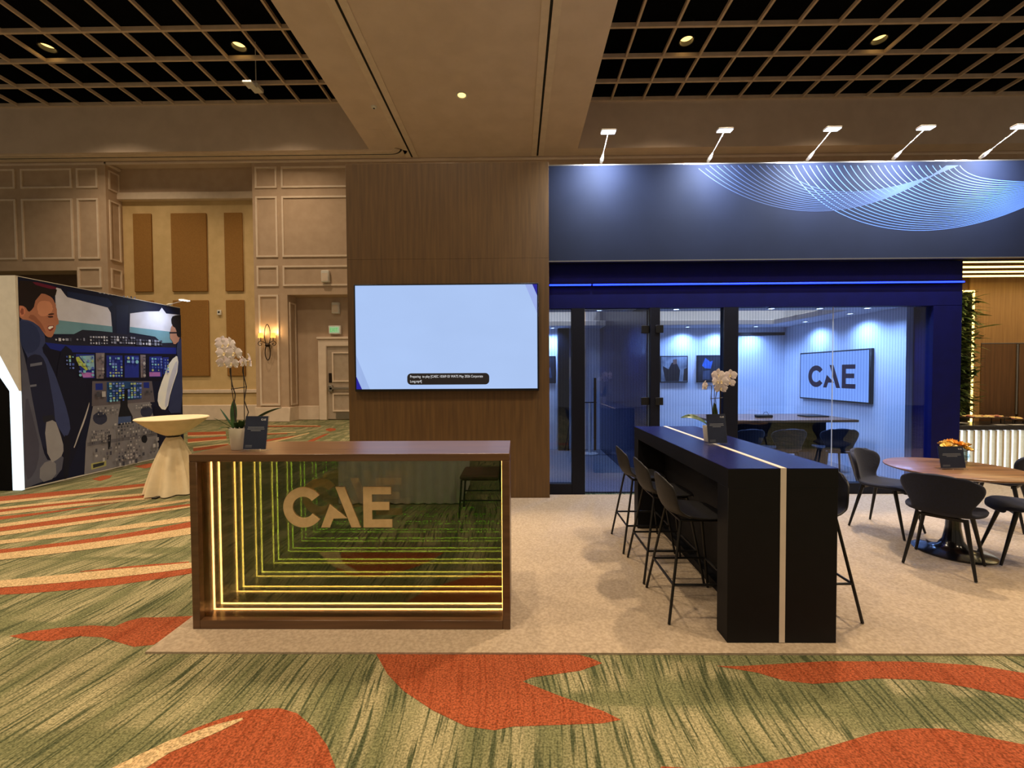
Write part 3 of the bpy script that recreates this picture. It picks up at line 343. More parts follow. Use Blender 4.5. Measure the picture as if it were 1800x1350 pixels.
yr = MB().box(2.0, 20, -.03, .03, 0, .11).build('grid_bar', M_GRID, ceil, W=False)
for y in [13.77, 12.94, 11.94, 10.91] + [9.88-1.03*i for i in range(16)]: put(yr, (0, y, ZG-.01))
# partition tracks set in the soffit
def track(name, path):
    def offs(d):
        out = []
        for k, p in enumerate(path):
            a = Vector(path[max(k-1, 0)]); b = Vector(path[min(k+1, len(path)-1)]); t = (b-a).normalized(); out.append((p[0]-t.y*d, p[1]+t.x*d))
        return out
    o = None
    for nm, d0, d1, mat, zb in (('rail', -.2, -.03, M_TRIMW, ZS-.025), ('rail', .03, .2, M_TRIMW, ZS-.025), ('slot', -.035, .035, M_DARKGAP, ZS-.012)):
        a, b = offs(d0), offs(d1); mb = MB(); n = len(path)
        vs = [(x, y, z) for z in (zb, ZS+.01) for x, y in a+b]
        fs = []
        for i in range(n-1):
            fs += [(i, i+1, n+i+1, n+i), (2*n+i, 3*n+i, 3*n+i+1, 2*n+i+1), (i, 2*n+i, 2*n+i+1, i+1), (n+i, n+i+1, 3*n+i+1, 3*n+i)]
        mb.add(vs, fs); q = mb.build(nm, mat, ceil)
track('a', [(-3.46, -9), (-3.46, 14.2)])
track('b', [(.715, -9), (.715, 14.2)])
track('c', [(-24, 13.98), (-4.1, 13.98)] + arc(-4.1, 13.55, .43, 90, 20, 8)[1:])
for x0, x1, y0, y1 in ((-4.55, -4.0, 12.6, 13.1), (-3.05, -2.7, 13.4, 13.7)):
    MB().box(x0, x1, y0, y1, ZS-.006, ZS+.004).build('access_panel', M_SOFFIT, ceil)
sm = thing('smoke_detector', (-3.84, 11.55, ZS-.03), 'small round white detector on the ceiling beam beside the partition track', 'detector')
MB().lathe([(.03, -.015), (.07, 0), (.08, .03)], n=20).build('housing', M_WHPL, sm, smooth=True, W=False)
MB().lathe([(.015, -.022), (.03, -.016)], n=16).build('sensor_cap', M_DARKGAP, sm, W=False)

# downlights: five across; the rows nearer than the back one lie above the frame
dl = thing('ceiling_downlight', (-1.4, 11.12, ZS-.004), 'round warm downlight glowing in the middle of the ceiling beam', 'downlight', 'hall ceiling downlights')
MB().lathe([(.15, 0), (.15, -.014), (.115, -.014), (.105, 0), (.15, 0)], n=32, cap=False).build('trim_ring', M_WHPL, dl, smooth=True, W=False)
MB().lathe([(0, .002), (.11, .002)], n=32).build('lens', M_LAMP, dl, W=False)
can = thing('ceiling_downlight', (-7.54, 11.62, 10.56), 'warm downlight behind the dark grid, beside the hanging white device', 'downlight', 'hall ceiling downlights')
MB().lathe([(.2, .45), (.2, 0), (.175, 0), (.17, .4)], n=28, cap=False).build('can', M_BLKMET, can, smooth=True, W=False)
MB().lathe([(.0, .12), (.17, .12)], n=28).build('lens', M_LAMP, can, W=False)
for x, y, lb in ((-12.77, 11.56, 'warm downlight behind the dark grid at the far left of the ceiling'),
              (4.63, 11.66, 'warm downlight behind the dark grid, nearer the ceiling beam on the right side'),
              (9.84, 11.72, 'warm downlight behind the dark grid at the far right of the ceiling')):
    dup(can, (x, y, 10.56), label=lb)
for y in (11.6, 6.3, 1.1, -4.2):
    for x in (-12.77, -7.54, -1.4, 4.63, 9.84):
        z = ZS-.05 if x == -1.4 else 10.25
        light('SPOT', (x, y, z), HALL_POWER*(.7 if x == -1.4 else 1)*(.55 if y > 10 else .5 if y < 0 else 1)*(1.8 if (y > 6 and y < 7 and x == 4.63) else 1), WARM, 'downlight_beam', size=.2, cone=125, blend=.8)
dev = thing('hanging_sensor', (-7.69, 12.6, 10.05), 'small white device hanging from the left ceiling grid', 'device')
MB().box(-.14, .14, -.16, .16, 0, .12).build('body', M_WHPL, dev, bevel=.015, W=False)
MB().box(-.1, .16, -.5, -.2, -.1, -.04).build('plate', M_WHPL, dev, bevel=.01, W=False)
MB().tube([(0, 0, .1), (0, 0, 1.4)], .012).build('rod', M_WHPL, dev, W=False)
MB().tube([(0, -.1, .04), (.02, -.3, -.06)], .012).build('link', M_WHPL, dev, W=False)

# --- back wall
YB, YP = 14.9, 14.3
back = tag(MB().box(-24, 20, YB, 15.2, 0, ZS).build('wall_back', M_WALLY), kind=ST, label='yellow fabric back wall of the hall with tan acoustic panels')
MB().box(-14.1, -8.9, YB-.12, YB, 8.0, ZS).build('bulkhead', M_WALLG, back)
MB().box(-14.1, -8.9, YB-.2, YB, 7.76, 8.02).build('band', M_TRIMW, back, bevel=.02)
for x0, x1 in ((-13.55, -12.9), (-12.2, -10.94), (-10.3, -9.66)):
    for z0, z1 in ((4.58, 7.33), (1.58, 4.27)):
        MB().box(x0, x1, YB-.06, YB, z0, z1).build('acoustic_panel', M_ACOU, back, bevel=.012)
MB().box(-14.1, -8.9, YB-.05, YB, .97, 1.1).build('chair_rail', M_TRIMW, back, bevel=.015)
tag(MB().box(-14.1, -8.9, YB-.05, YB, 0, .55).build('baseboard_back', M_TRIMW, bevel=.02), kind=ST)
th = thing('thermostat', (-10.55, YB-.03, 3.83), 'small white wall box between the tan acoustic panels', 'thermostat')
MB().box(-.07, .07, -.03, .03, -.09, .09).build('case', M_WHPL, th, bevel=.012, W=False)
MB().box(-.03, .03, -.036, -.03, -.02, .04).build('display', M_DARKGAP, th, W=False)
def mould(x0, x1, z0, z1, y, parent, w=.06):
    mb = MB()
    mb.prism([(x0, z0), (x1, z0), (x1-w, z0+w), (x0+w, z0+w)], y-.035, y+.005).prism([(x0, z1), (x1, z1), (x1-w, z1-w), (x0+w, z1-w)], y-.035, y+.005)
    mb.prism([(x0, z0), (x0, z1), (x0+w, z1-w), (x0+w, z0+w)], y-.035, y+.005).prism([(x1, z0), (x1, z1), (x1-w, z1-w), (x1-w, z0+w)], y-.035, y+.005)
    return mb.build('moulding_frame', M_TRIMW, parent)
# right pilaster block, with the recess of the doors
pr = tag(MB().prism([(-8.93, 0), (-7.8, 0), (-7.8, 4.33), (-2.2, 4.33), (-2.2, 0), (20, 0), (20, ZS), (-8.93, ZS)], YP, YB).build('wall_pilaster_right', M_WALLG), kind=ST, label='taupe panelled pilaster and frieze around the door recess')
for x0, x1 in ((-8.82, -8.08), (-7.93, -4.9), (-4.75, -2.3)):
    mould(x0, x1, 7.92, 8.63, YP, pr); mould(x0, x1, 5.6, 7.64, YP, pr); mould(x0, x1, 4.62, 5.31, YP, pr)
mould(-8.78, -8.1, .56, 4.33, YP, pr)
def mould_x(y0, y1, z0, z1, x, parent, w=.05):
    mb = MB()
    for a in (((y0, z0), (y1, z0), (y1-w, z0+w), (y0+w, z0+w)), ((y0, z1), (y1, z1), (y1-w, z1-w), (y0+w, z1-w)), ((y0, z0), (y0, z1), (y0+w, z1-w), (y0+w, z0+w)), ((y1, z0), (y1, z1), (y1-w, z1-w), (y1-w, z0+w))):
        mb.prism(list(a), x-.005, x+.03, axis='X')
    return mb.build('moulding_frame', M_TRIMW, parent)
mould_x(YP+.1, YB-.1, .56, 4.1, -7.8, pr)
tag(MB().box(-8.97, -7.77, YP-.04, YP+.01, 0, .5).box(-7.82, -7.77, YP, YB, 0, .5).box(-7.8, -7.0, YB-.04, YB+.01, 0, .5).build('baseboard_right', M_TRIMW, bevel=.015), kind=ST)
MB().box(-7.8, -2.2, YB-.02, YB+.01, 0, 4.4).build('recess_back', M_WALLG, pr)
# left pilaster block with its dark recess
pl = tag(MB().prism([(-24, 0), (-24, ZS), (-13.95, ZS), (-13.95, 0), (-15.03, 0), (-15.03, 5.22), (-23, 5.22), (-23, 0)], YP, YB).build('wall_pilaster_left', M_WALLG), kind=ST, label='taupe panelled pilaster at the far left above a dark recess')
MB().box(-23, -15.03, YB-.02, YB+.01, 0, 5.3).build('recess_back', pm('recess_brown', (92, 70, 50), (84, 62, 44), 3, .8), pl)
for x0, x1 in ((-17.9, -17.05), (-16.85, -15.09), (-14.93, -14.2)):
    mould(x0, x1, 7.99, 8.65, YP, pl); mould(x0, x1, 5.6, 7.64, YP, pl)
mould(-14.97, -14.16, 4.63, 5.32, YP, pl); mould(-14.97, -14.16, .56, 4.33, YP, pl)
for z0, z1 in ((7.99, 8.65), (5.6, 7.64), (4.63, 5.32), (.56, 4.33)): mould_x(YP+.1, YB-.1, z0, z1, -13.95, pl)
tag(MB().box(-24, 20, YP-.05, YP+.02, ZS-.1, ZS).box(-13.97, -13.85, YP-.05, YB, ZS-.1, ZS).build('trim_1', M_SOFFIT, bevel=.03), kind=ST)

# --- doors in the recess
d = tag(MB().box(-6.7, -2.3, YB-.1, YB-.03, .03, 2.6).build('door_1', M_DOORP, bevel=.005), kind=ST, label='taupe panelled double door with a steel push bar')
for x0, x1 in ((-6.52, -4.7), (-4.3, -2.5)):
    mould(x0, x1, 1.35, 2.4, YB-.1, d, .05); mould(x0, x1, .3, .95, YB-.1, d, .05)
    hb = MB().box(x0-.08, x1-.2, YB-.2, YB-.15, 1.08, 1.16).build('push_bar', M_STEEL, d, bevel=.01)
    MB().box(x0-.12, x0+.02, YB-.2, YB-.1, 1.0, 1.24).build('latch_case', M_STEEL, hb, bevel=.015)
    MB().box(x0-.13, x0-.02, YB-.125, YB-.1, 1.32, 1.66).build('lock_plate', M_BRONZE, d, bevel=.01)
    MB().box(x0+.1, x1, YB-.106, YB-.1, .05, .27).build('kick_plate', M_STEEL, d)
MB().prism([(-7.0, 0), (-6.7, 0), (-6.7, 2.6), (-2.2, 2.6), (-2.2, 2.84), (-7.0, 2.84)], YB-.16, YB+.02).build('door_frame', M_TRIMW, d, bevel=.02)
MB().box(-7.04, -2.2, YB-.2, YB+.02, 2.84, 2.93).build('door_cornice', M_TRIMW, d, bevel=.02)
ex = thing('exit_sign', (-6.4, YB-.12, 3.03), 'white exit sign with glowing green letters above the hall doors', 'sign')
MB().box(-.21, .21, -.04, .06, 0, .3).build('case', M_WHPL, ex, bevel=.012, W=False)
MB().box(-.17, .17, -.045, -.04, .04, .26).build('face', em('exit_face', (196, 226, 170), .55), ex, W=False)
vs, fs = text_mesh('EXIT', .19)
MB().add([(p[0]*.72-.16, -.05, p[1]+.08) for p in vs], fs).build('lettering', em('exit_green', (40, 200, 80), .9), ex, W=False)
for nm, x, y, z, lb in (('wall_speaker', -6.45, YP-.07, 4.92, 'white speaker box on the panelled frieze over the recess'), ('wall_speaker', -6.37, YB-.09, 3.95, 'pale grey speaker box on the wall inside the door recess')):
    s = thing(nm, (x, y, z), lb, 'speaker')
    MB().box(-.13, .13, -.07, .07, -.2, .2).build('case', M_WHPL, s, bevel=.02, W=False)
    MB().box(-.1, .1, -.076, -.07, -.16, .1).build('grille', M_TRIMW, s, W=False)

# --- wall sconces
def make_sconce(loc, label):
    s = thing('wall_sconce', loc, label, 'wall lamp', 'wall sconces')
    def loop(zc, hh, hw): return [(hw*math.sin(t)*abs(math.sin(t))**.2, -.1, zc+hh*math.cos(t)) for t in [2*PI*i/28 for i in range(28)]]
    MB().tube(loop(.34, .36, .1), .014, 6, closed=True).build('upper_loop', M_BRONZE, s, smooth=True, W=False)
    MB().tube(loop(-.25, .26, .09), .016, 6, closed=True).build('lower_loop', M_BRONZE, s, smooth=True, W=False)
    MB().lathe([(.0, -.07), (.06, -.05), (.085, 0), (.06, .05), (0, .07)], (0, -.1, 0), 16).build('boss', M_BRONZE, s, smooth=True, W=False)
    MB().tube([(0, .01, 0), (0, -.1, 0)], .035).build('wall_mount', M_BRONZE, s, W=False)
    for sx in (-1, 1):
        pth = [(0, -.1, 0), (sx*.12, -.12, .1), (sx*.2, -.13, .13)] + [(sx*(.23+(.09-.006*i)*math.sin(.55*i)), -.13, .04+(.09-.006*i)*math.cos(.55*i)) for i in range(13)]
        a = MB().tube(pth, .012, 6).build('scroll_arm', M_BRONZE, s, smooth=True, W=False)
        MB().tube([(sx*.21, -.13, .12), (sx*.21, -.13, .25)], .013).build('candle_tube', M_BRONZE, a, W=False)
        MB().lathe([(.085, .24), (.07, .40), (.066, .40), (.081, .24), (.085, .24)], (sx*.21, -.13, 0), 20, cap=False).build('shade', em('sconce_shade', (255, 190, 84), 1.7), a, smooth=True, W=False)
        light('POINT', (loc[0]+sx*.21, loc[1]-.13, loc[2]+.46), 7, (1, .62, .26), 'candle_bulb', size=.05, parent=s)
    return s
make_sconce((-8.44, YP-.02, 2.62), 'bronze wall sconce with two lit shades on the taupe pilaster')

# --- beige booth carpet
bc = tag(MB().prism([(-2.15, 2.36), (12, 2.36), (12, 6.88), (5.73, 6.88), (5.73, 5.49), (.415, 5.49), (.415, 5.35), (-2.15, 5.35)], 0, .012, 'Z').build('booth_carpet', M_BEIGE), label='beige booth carpet laid over the green hall carpet', cat='carpet')

# ================================================================== THE BOOTH
# --- wooden tower with the large screen
YT = 5.36
tw = thing('wood_tower', (-.87, YT, 0), 'tall walnut panelled tower carrying the large bright screen', 'tower')
MB().box(-2.15, .405, YT+.02, 6.3, 0, 4.25).build('core', M_WALNUT, tw)
for z0, z1 in ((.0, 3.06), (3.061, 4.26)):
    MB().box(-2.155, .41, YT, YT+.02, z0, z1).build('wood_panel', M_WALNUT, tw, bevel=.0015)
tv = thing('display_screen', (-.89, YT-.06, 1.39), 'large wall screen with a pale blue picture on the walnut tower', 'screen')
TX0, TX1, TZ0, TZ1 = -2.05, .276, 1.385, 2.735
MB().box(TX0, TX1, YT-.065, YT, TZ0, TZ1).build('bezel', M_BLKMET, tv, bevel=.006)
fx0, fx1, fz0, fz1 = TX0+.02, TX1-.02, TZ0+.03, TZ1-.018
yy = YT-.066
MB().sheet2([(fx0, fz0), (fx1, fz0), (fx1, fz1), (fx0, fz1)], yy, 'Y').build('picture', em('screen_pale_blue', (176, 204, 252), .92), tv)
def corner(pts, c, st, y): MB().sheet2(pts, y, 'Y').build('picture_detail', em('screen_tone', c, st), tv)
corner([(fx0, fz0), (fx0+.17, fz0), (fx0, fz0+.43)], (158, 184, 236), .95, yy-.0006); corner([(fx0, fz0), (fx0+.07, fz0), (fx0, fz0+.16)], (30, 30, 170), .8, yy-.0012)
corner([(fx1, fz1), (fx1-.15, fz1), (fx1, fz1-.36)], (158, 178, 240), .95, yy-.0006); corner([(fx1, fz1), (fx1-.06, fz1), (fx1, fz1-.14)], (30, 30, 170), .8, yy-.0012)
bx0, bx1, bz0, bz1 = -1.385, -.35, 1.468, 1.612; r = .05
pill = arc(bx1-r, bz1-r, r, 0, 90, 6)+arc(bx0+r, bz1-r, r, 90, 180, 6)+arc(bx0+r, bz0+r, r, 180, 270, 6)+arc(bx1-r, bz0+r, r, 270, 360, 6)
ms = MB().sheet2(pill, yy-.002, 'Y').build('message_box', pm('message_dark', (38, 38, 46), (36, 36, 44), 4, .5), tv)
for tx, z in (('Preparing  to play [CAEC 10369 03 WATS May 2026 Corporate', 1.557), ('Long.mp4]', 1.497)):
    vs, fs = text_mesh(tx, .05)
    w = max(p[0] for p in vs); k = .92/w if w > .5 else .92/1.32
    MB().add([(bx0+.035+p[0]*k, yy-.003, z+p[1]*.9) for p in vs], fs).build('message_text', em('message_white', (240, 240, 244), .9), ms)

# --- printed fascia across the booth
YF = 5.4
fa = thing('printed_fascia', (5.4, YF, 3.03), 'dark blue printed fascia with pale wave lines above the glass room', 'fascia')
MB().box(.412, 13, YF, YF+.2, 3.03, 4.225).build('panel', M_FASCIA, fa)
MB().box(.412, 13, YF-.002, YF+.21, 4.226, 4.24).build('top_edge', M_STEEL, fa)
MB().box(.412, 13, YF-.008, YF+.02, 3.018, 3.032).build('bottom_edge', M_STEEL, fa)
def bez(P, n=40):
    o = []
    for i in range(n+1):
        t = i/n; a, b, c, d = (1-t)**3, 3*t*(1-t)**2, 3*t*t*(1-t), t**3
        o.append((a*P[0][0]+b*P[1][0]+c*P[2][0]+d*P[3][0], a*P[0][1]+b*P[1][1]+c*P[2][1]+d*P[3][1]))
    return o
for fam in (0, 1):
    mb = MB()
    for k, (f_, P) in enumerate(WAVES):
        if f_ != fam: continue
        pts = [p for p in bez(P) if p[1] < 4.21]
        w = .0042 if fam == 0 else .004
        vs = []
        for i, p in enumerate(pts):
            a = Vector(pts[max(i-1, 0)]); b = Vector(pts[min(i+1, len(pts)-1)]); t = (b-a).normalized()
            y = YF-.001-.00002*k
            vs += [(p[0]-t.y*w, y, p[1]+t.x*w), (p[0]+t.y*w, y, p[1]-t.x*w)]
        mb.add(vs, [(2*i, 2*i+1, 2*i+3, 2*i+2) for i in range(len(pts)-1)])
    tag(mb.build('wave_lines', M_WAVE[fam], fa), kind='stuff')

# --- clip-on arm lights
def arm_light(base, tip, label, power, aim, group='arm lights clipped on the fascia'):
    b, h = Vector(base), Vector(tip)
    a = thing('arm_light', base, label, 'lamp', group)
    d = (h-b); side = d.cross(Vector((0, 0, 1))).normalized(); fw = Vector((d.x, d.y, 0)).normalized()
    MB().tube([b, b+d*.12, b+d*.3], [.018, .024, .009], 10).build('clamp', M_WHPL, a, smooth=True)
    MB().tube([b+d*.25, h], .0055, 8).build('arm', M_WHPL, a, smooth=True)
    R = Matrix((side, fw, Vector((0, 0, 1)))).transposed().to_4x4(); R.translation = h
    hd = MB().box(-.09, .09, -.035, .05, .0, .02, M=R).build('head', M_WHPL, a, bevel=.01)
    MB().box(-.08, .08, -.028, .042, -.004, .001, M=R).build('lens', M_LEDC, hd)
    light('AREA', h+fw*.02-Vector((0, 0, .012)), power, (.80, .88, 1), 'arm_light_beam', direction=aim, size=.15, size_y=.07, cone=135, parent=a)
    return a
AL = ['leftmost arm light on the fascia, next to the walnut tower', 'second arm light from the tower on the fascia top', 'middle one of the five arm lights on the fascia top', 'fourth arm light from the tower on the fascia top', 'rightmost arm light on the fascia, above the wave lines']
for x, lb in zip((1.08, 2.43, 3.67, 4.74, 5.82), AL):
    arm_light((x, YF+.02, 4.27), (x, 5.0, 4.41), lb, ARM_POWER, (0, .8, -1))

# --- glass front of the meeting room
YG = 5.5
gf = thing('glass_partition', (3.1, YG, 0), 'dark framed glass front of the meeting room with a blue light line', 'partition')
MB().box(.412, 5.72, YG, YG+.1, 2.445, 3.015).build('header', M_NAVY, gf)
for x0, x1 in ((.715, .885), (1.735, 1.86), (2.68, 2.87)):
    MB().box(x0, x1, YG, YG+.1, 0, 2.45).build('post', M_NAVYDK, gf, bevel=.003)
MB().box(5.36, 5.72, YG, YG+.1, 0, 2.45).build('end_panel', M_NAVY, gf)
MB().box(.41, .715, YG, YG+.1, 0, .15).build('sill', M_NAVYDK, gf, bevel=.003)
MB().box(1.86, 2.68, YG, YG+.1, 0, .15).build('sill', M_NAVYDK, gf, bevel=.003)
MB().box(2.87, 5.36, YG, YG+.1, 0, .15).build('sill', M_NAVYDK, gf, bevel=.003)
M_PANE = glass('ribbed_film_glass', (.70, .80, .98, 1), .05, (8.5, (.60, .71, .92, 1)))
M_DOORG = glass('door_glass', (.58, .68, .90, 1), .06, (8.5, (.50, .60, .83, 1)))
for x0, x1 in ((.41, .715), (1.86, 2.68), (2.87, 4.115), (4.122, 5.36)):
    MB().box(x0, x1, YG+.05, YG+.056, .15, 2.45).build('glass_pane', M_PANE, gf)
MB().box(4.114, 4.123, YG+.049, YG+.057, .15, 2.45).build('joint', pm('joint_clear', (190, 200, 214), (180, 190, 206), 6, .3), gf)
gd = MB().box(.9, 1.72, YG+.045, YG+.057, .01, 2.43).build('glass_door', M_DOORG, gf)
MB().box(1.72, 1.726, YG+.045, YG+.057, .01, 2.43).box(.9, 1.72, YG+.045, YG+.057, 2.425, 2.43).build('door_edge', pm('door_edge_green', (120, 140, 160), (110, 130, 150), 6, .3), gd)
for z in (2.17, 1.23):
    MB().box(1.63, 1.73, YG+.03, YG+.075, z-.05, z+.05).build('hinge', M_BLKMET, gd, bevel=.004)
    MB().box(1.80, 1.9, YG-.012, YG+.02, z-.05, z+.05).build('hinge_plate', M_BLKMET, gf, bevel=.004)
MB().tube([(1.01, YG-.03, .6), (1.01, YG-.03, 1.54)], .016, 10).build('pull_handle', M_BLKMET, gd, smooth=True)
MB().tube([(1.01, YG-.03, .75), (1.01, YG+.05, .75)], .01).tube([(1.01, YG-.03, 1.4), (1.01, YG+.05, 1.4)], .01).build('handle_standoff', M_BLKMET, gd)
bl = thing('blue_light_line', (3.1, YG-.03, 2.74), 'glowing blue LED line running across the navy header', 'light strip')
for x0, x1 in ((.42, .965), (.98, 5.72)):
    c = MB().box(x0, x1, YG-.02, YG, 2.725, 2.757).build('channel', M_NAVYDK, bl)
    MB().box(x0+.004, x1-.002, YG-.034, YG-.02, 2.732, 2.750).build('tube', M_LEDB, c, bevel=.004)

# --- meeting room behind the glass
YR = 8.75
tag(MB().box(.41, 8.9, YR, YR+.1, 0, 3.03).build('wall_room_back', M_ROOMW), kind=ST)
tag(MB().box(5.52, 5.62, 6.05, YR, 0, 3.03).build('wall_room_right', M_ROOMW), kind=ST)
tag(MB().box(5.62, 5.72, YG+.1, YR, 0, 3.03).build('wall_room_outer', M_NAVY), kind=ST)
tag(MB().box(1.72, 1.8, YG+.12, YR, 0, 3.03).build('wall_room_divider', pm('divider_gloss_blue', (26, 36, 82), (22, 31, 74), 4, .22, spec=.6)), kind=ST)
tag(MB().box(.3, .41, 6.3, YR, 0, 3.03).build('wall_room_left', M_ROOMW), kind=ST)
tag(MB().box(.42, 5.62, YG+.1, YR, .012, .02).build('floor_room', M_ROOMF), kind=ST)
rc = tag(MB().box(.41, 5.62, YG+.1, 6.35, 2.52, 2.62).build('ceiling_room', M_ROOMW, bevel=.01), kind=ST)
MB().box(.41, 5.62, 8.2, YR, 2.52, 2.62).build('soffit', M_ROOMW, rc, bevel=.01)
MB().box(4.95, 5.62, 6.35, 8.2, 2.52, 2.62).build('soffit', M_ROOMW, rc, bevel=.01)
MB().box(.41, 5.0, 6.9, 6.98, 2.75, 2.83).box(.41, 5.0, 7.5, 7.58, 2.75, 2.83).build('truss', M_BLKMET, rc)
MB().box(.84, 1.06, 8.6, YR, .02, 2.52).build('dark_column', M_NAVYDK, rc)
rl = None
lamps = [(2.3, 6.12, 'front'), (3.66, 6.12, 'front'), (4.37, 6.15, 'front'), (5.05, 6.15, 'front'), (2.5, 8.5, 'back'), (3.42, 8.5, 'back'), (4.1, 8.5, 'back'), (4.78, 8.5, 'back'), (5.25, 7.75, 'side'), (5.25, 6.72, 'side'), (.72, 8.5, 'corridor_fill'), (1.2, 6.15, 'corridor_fill')]  # last two lamps are added to brighten the passage left of the divider
num = {'front': ['leftmost', 'second', 'third', 'rightmost'], 'back': ['leftmost', 'second', 'third', 'rightmost'], 'side': ['farther', 'nearer'], 'corridor_fill': ['single', 'inner']}
cnt = {}
for x, y, k in lamps:
    w_ = num[k][cnt.get(k, 0)]; cnt[k] = cnt.get(k, 0)+1
    lb = w_ + {'front': ' of the small downlights in the front soffit of the glass room', 'back': ' of the small downlights along the back soffit of the glass room', 'side': ' of the two small downlights above the meeting room screen', 'corridor_fill': ' small fill lamp added left of the meeting room divider'}[k]
    if rl is None:
        rl = thing('room_downlight', (x, y, 2.519), lb, 'downlight', 'meeting room downlights')
        MB().lathe([(.06, 0), (.06, -.008), (.042, -.008), (.04, 0), (.06, 0)], n=20, cap=False).build('ring', M_WHPL, rl, smooth=True, W=False)
        MB().lathe([(0, -.003), (.041, -.003)], n=20).build('lens', M_SPOT, rl, W=False)
    else: dup(rl, (x, y, 2.519), label=lb)
    light('SPOT', (x, y, 2.50), ROOM_POWER, (.50, .68, 1), 'room_downlight_beam', size=.04, cone=150, blend=.9)
# pictures
def picture(x0, x1, z0, z1, y, label, bits):
    p = thing('framed_picture', ((x0+x1)/2, y, z0), label, 'picture', 'pictures on the meeting room wall')
    MB().box(x0, x1, y-.03, y, z0, z1).build('frame', M_BLKMET, p, bevel=.004)
    q = MB().sheet2([(x0+.02, z0+.02), (x1-.02, z0+.02), (x1-.02, z1-.02), (x0+.02, z1-.02)], y-.0305, 'Y').build('print', pm('print_ground%.2f' % x0, *bits[0], 5, .4), p)
    W_, H_ = x1-x0, z1-z0
    for i, (c, pts) in enumerate(bits[1]):
        MB().sheet2([(x0+a*W_, z0+b*H_) for a, b in pts], y-.031-.0003*i, 'Y').build('print_shape', pm('print_%d_%d_%d' % c, c, tuple(int(v*.85) for v in c), 9, .4), q)
dark = ((44, 50, 62), (26, 30, 40)); pale = ((150, 160, 172), (92, 100, 112))
picture(2.95, 3.52, 1.4, 1.95, YR, 'framed picture of a dark clad figure, nearer the glass door', (pale, [((34, 34, 42), [(.2, .05), (.68, .05), (.72, .45), (.6, .72), (.42, .75), (.3, .5), (.1, .62), (.1, .5)]), ((120, 92, 80), [(.46, .68), (.6, .7), (.6, .88), (.46, .86)]), ((58, 52, 50), [(.82, .06), (.97, .06), (.97, .55), (.86, .5)])]))
picture(3.7, 4.25, 1.4, 1.96, YR, 'dark framed picture with a bright blue shape, behind the bar orchid', (dark, [((60, 110, 200), [(.2, .62), (.32, .9), (.5, .76), (.6, .8), (.52, .5), (.3, .52)]), ((70, 84, 110), [(.22, .1), (.5, .1), (.5, .45), (.24, .42)])]))
picture(.42, .80, 1.4, 1.96, YR, 'framed dark picture beside the walnut tower edge, behind the narrow pane', (dark, [((70, 84, 110), [(.3, .2), (.8, .2), (.7, .6)])]))
ds = thing('air_slot', (4.9, YR, 2.33), 'long black air slot high on the meeting room wall', 'air vent')
MB().box(4.45, 5.5, YR-.03, YR, 2.36, 2.42).build('slot', M_BLKMET, ds, bevel=.004)
MB().box(4.47, 5.48, YR-.034, YR-.03, 2.385, 2.395).build('blade', M_NAVYDK, ds)
rt = thing('meeting_screen', (5.5, 7.38, 1.095), 'wall screen with dark letters inside the glass meeting room', 'screen')
MB().box(5.46, 5.52, 6.575, 8.2, 1.095, 1.965).build('bezel', M_BLKMET, rt, bevel=.006)
pc = MB().sheet2([(6.6, 1.12), (8.175, 1.12), (8.175, 1.94), (6.6, 1.94)], 5.458, 'X').build('picture', em('room_screen_blue', (160, 192, 250), 1.15), rt)
lg = MB()
for p in logo_polys(): lg.sheet2([(7.955-x*.415, 1.325+z*.40) for x, z in p], 5.456, 'X')
lg.build('lettering', em('logo_plum', (70, 40, 84), .35), pc)
mt = thing('meeting_table', (4.1, 6.9, .012), 'long brown topped meeting table behind the glass', 'table')
MB().box(3.0, 5.2, 6.45, 7.45, .83, .87).build('tabletop', M_TABLEWOOD, mt, bevel=.006)
for x in (3.35, 4.75): MB().box(x, x+.1, 6.65, 7.25, .02, .83).build('leg_panel', M_NAVYDK, mt, bevel=.004)
MB().box(3.45, 4.75, 6.9, 6.96, .3, .8).build('modesty_panel', M_NAVYDK, mt)
cp = thing('conference_phone', (3.98, 6.85, .87), 'small dark device with a cable loop on the meeting table', 'device')
MB().prism([(-.13, -.06), (.13, -.06), (.11, .06), (-.11, .06)], 0, .045, 'Z').build('body', M_BLKPL, cp, bevel=.01, W=False)
MB().tube([(.0, 0, .04), (.02, 0, .085), (.06, 0, .09), (.09, 0, .04)], .004, 6).build('cable', M_BLKMET, cp, smooth=True, W=False)
lp = thing('laptop', (4.85, 6.95, .87), 'flat dark laptop lying on the meeting table', 'laptop')
MB().box(-.18, .18, -.12, .12, 0, .014).build('base', M_BLKMET, lp, bevel=.004, W=False)
MB().box(-.18, .18, -.12, .12, .015, .022).build('lid', M_BLKPL, lp, bevel=.003, W=False)
st = thing('floor_stand', (1.42, 8.25, .02), 'slim white stand with a round foot beyond the glass door', 'stand')
MB().lathe([(.16, 0), (.16, .012), (.03, .03), (.0, .03)], n=28).build('foot', M_WHPL, st, smooth=True, W=False)
MB().tube([(0, 0, .02), (0, 0, 1.0)], .03, 12).build('post', M_WHPL, st, smooth=True, W=False)
MB().box(-.13, .13, -.02, .02, 1.0, 1.02).build('head', M_BLKMET, st, W=False)

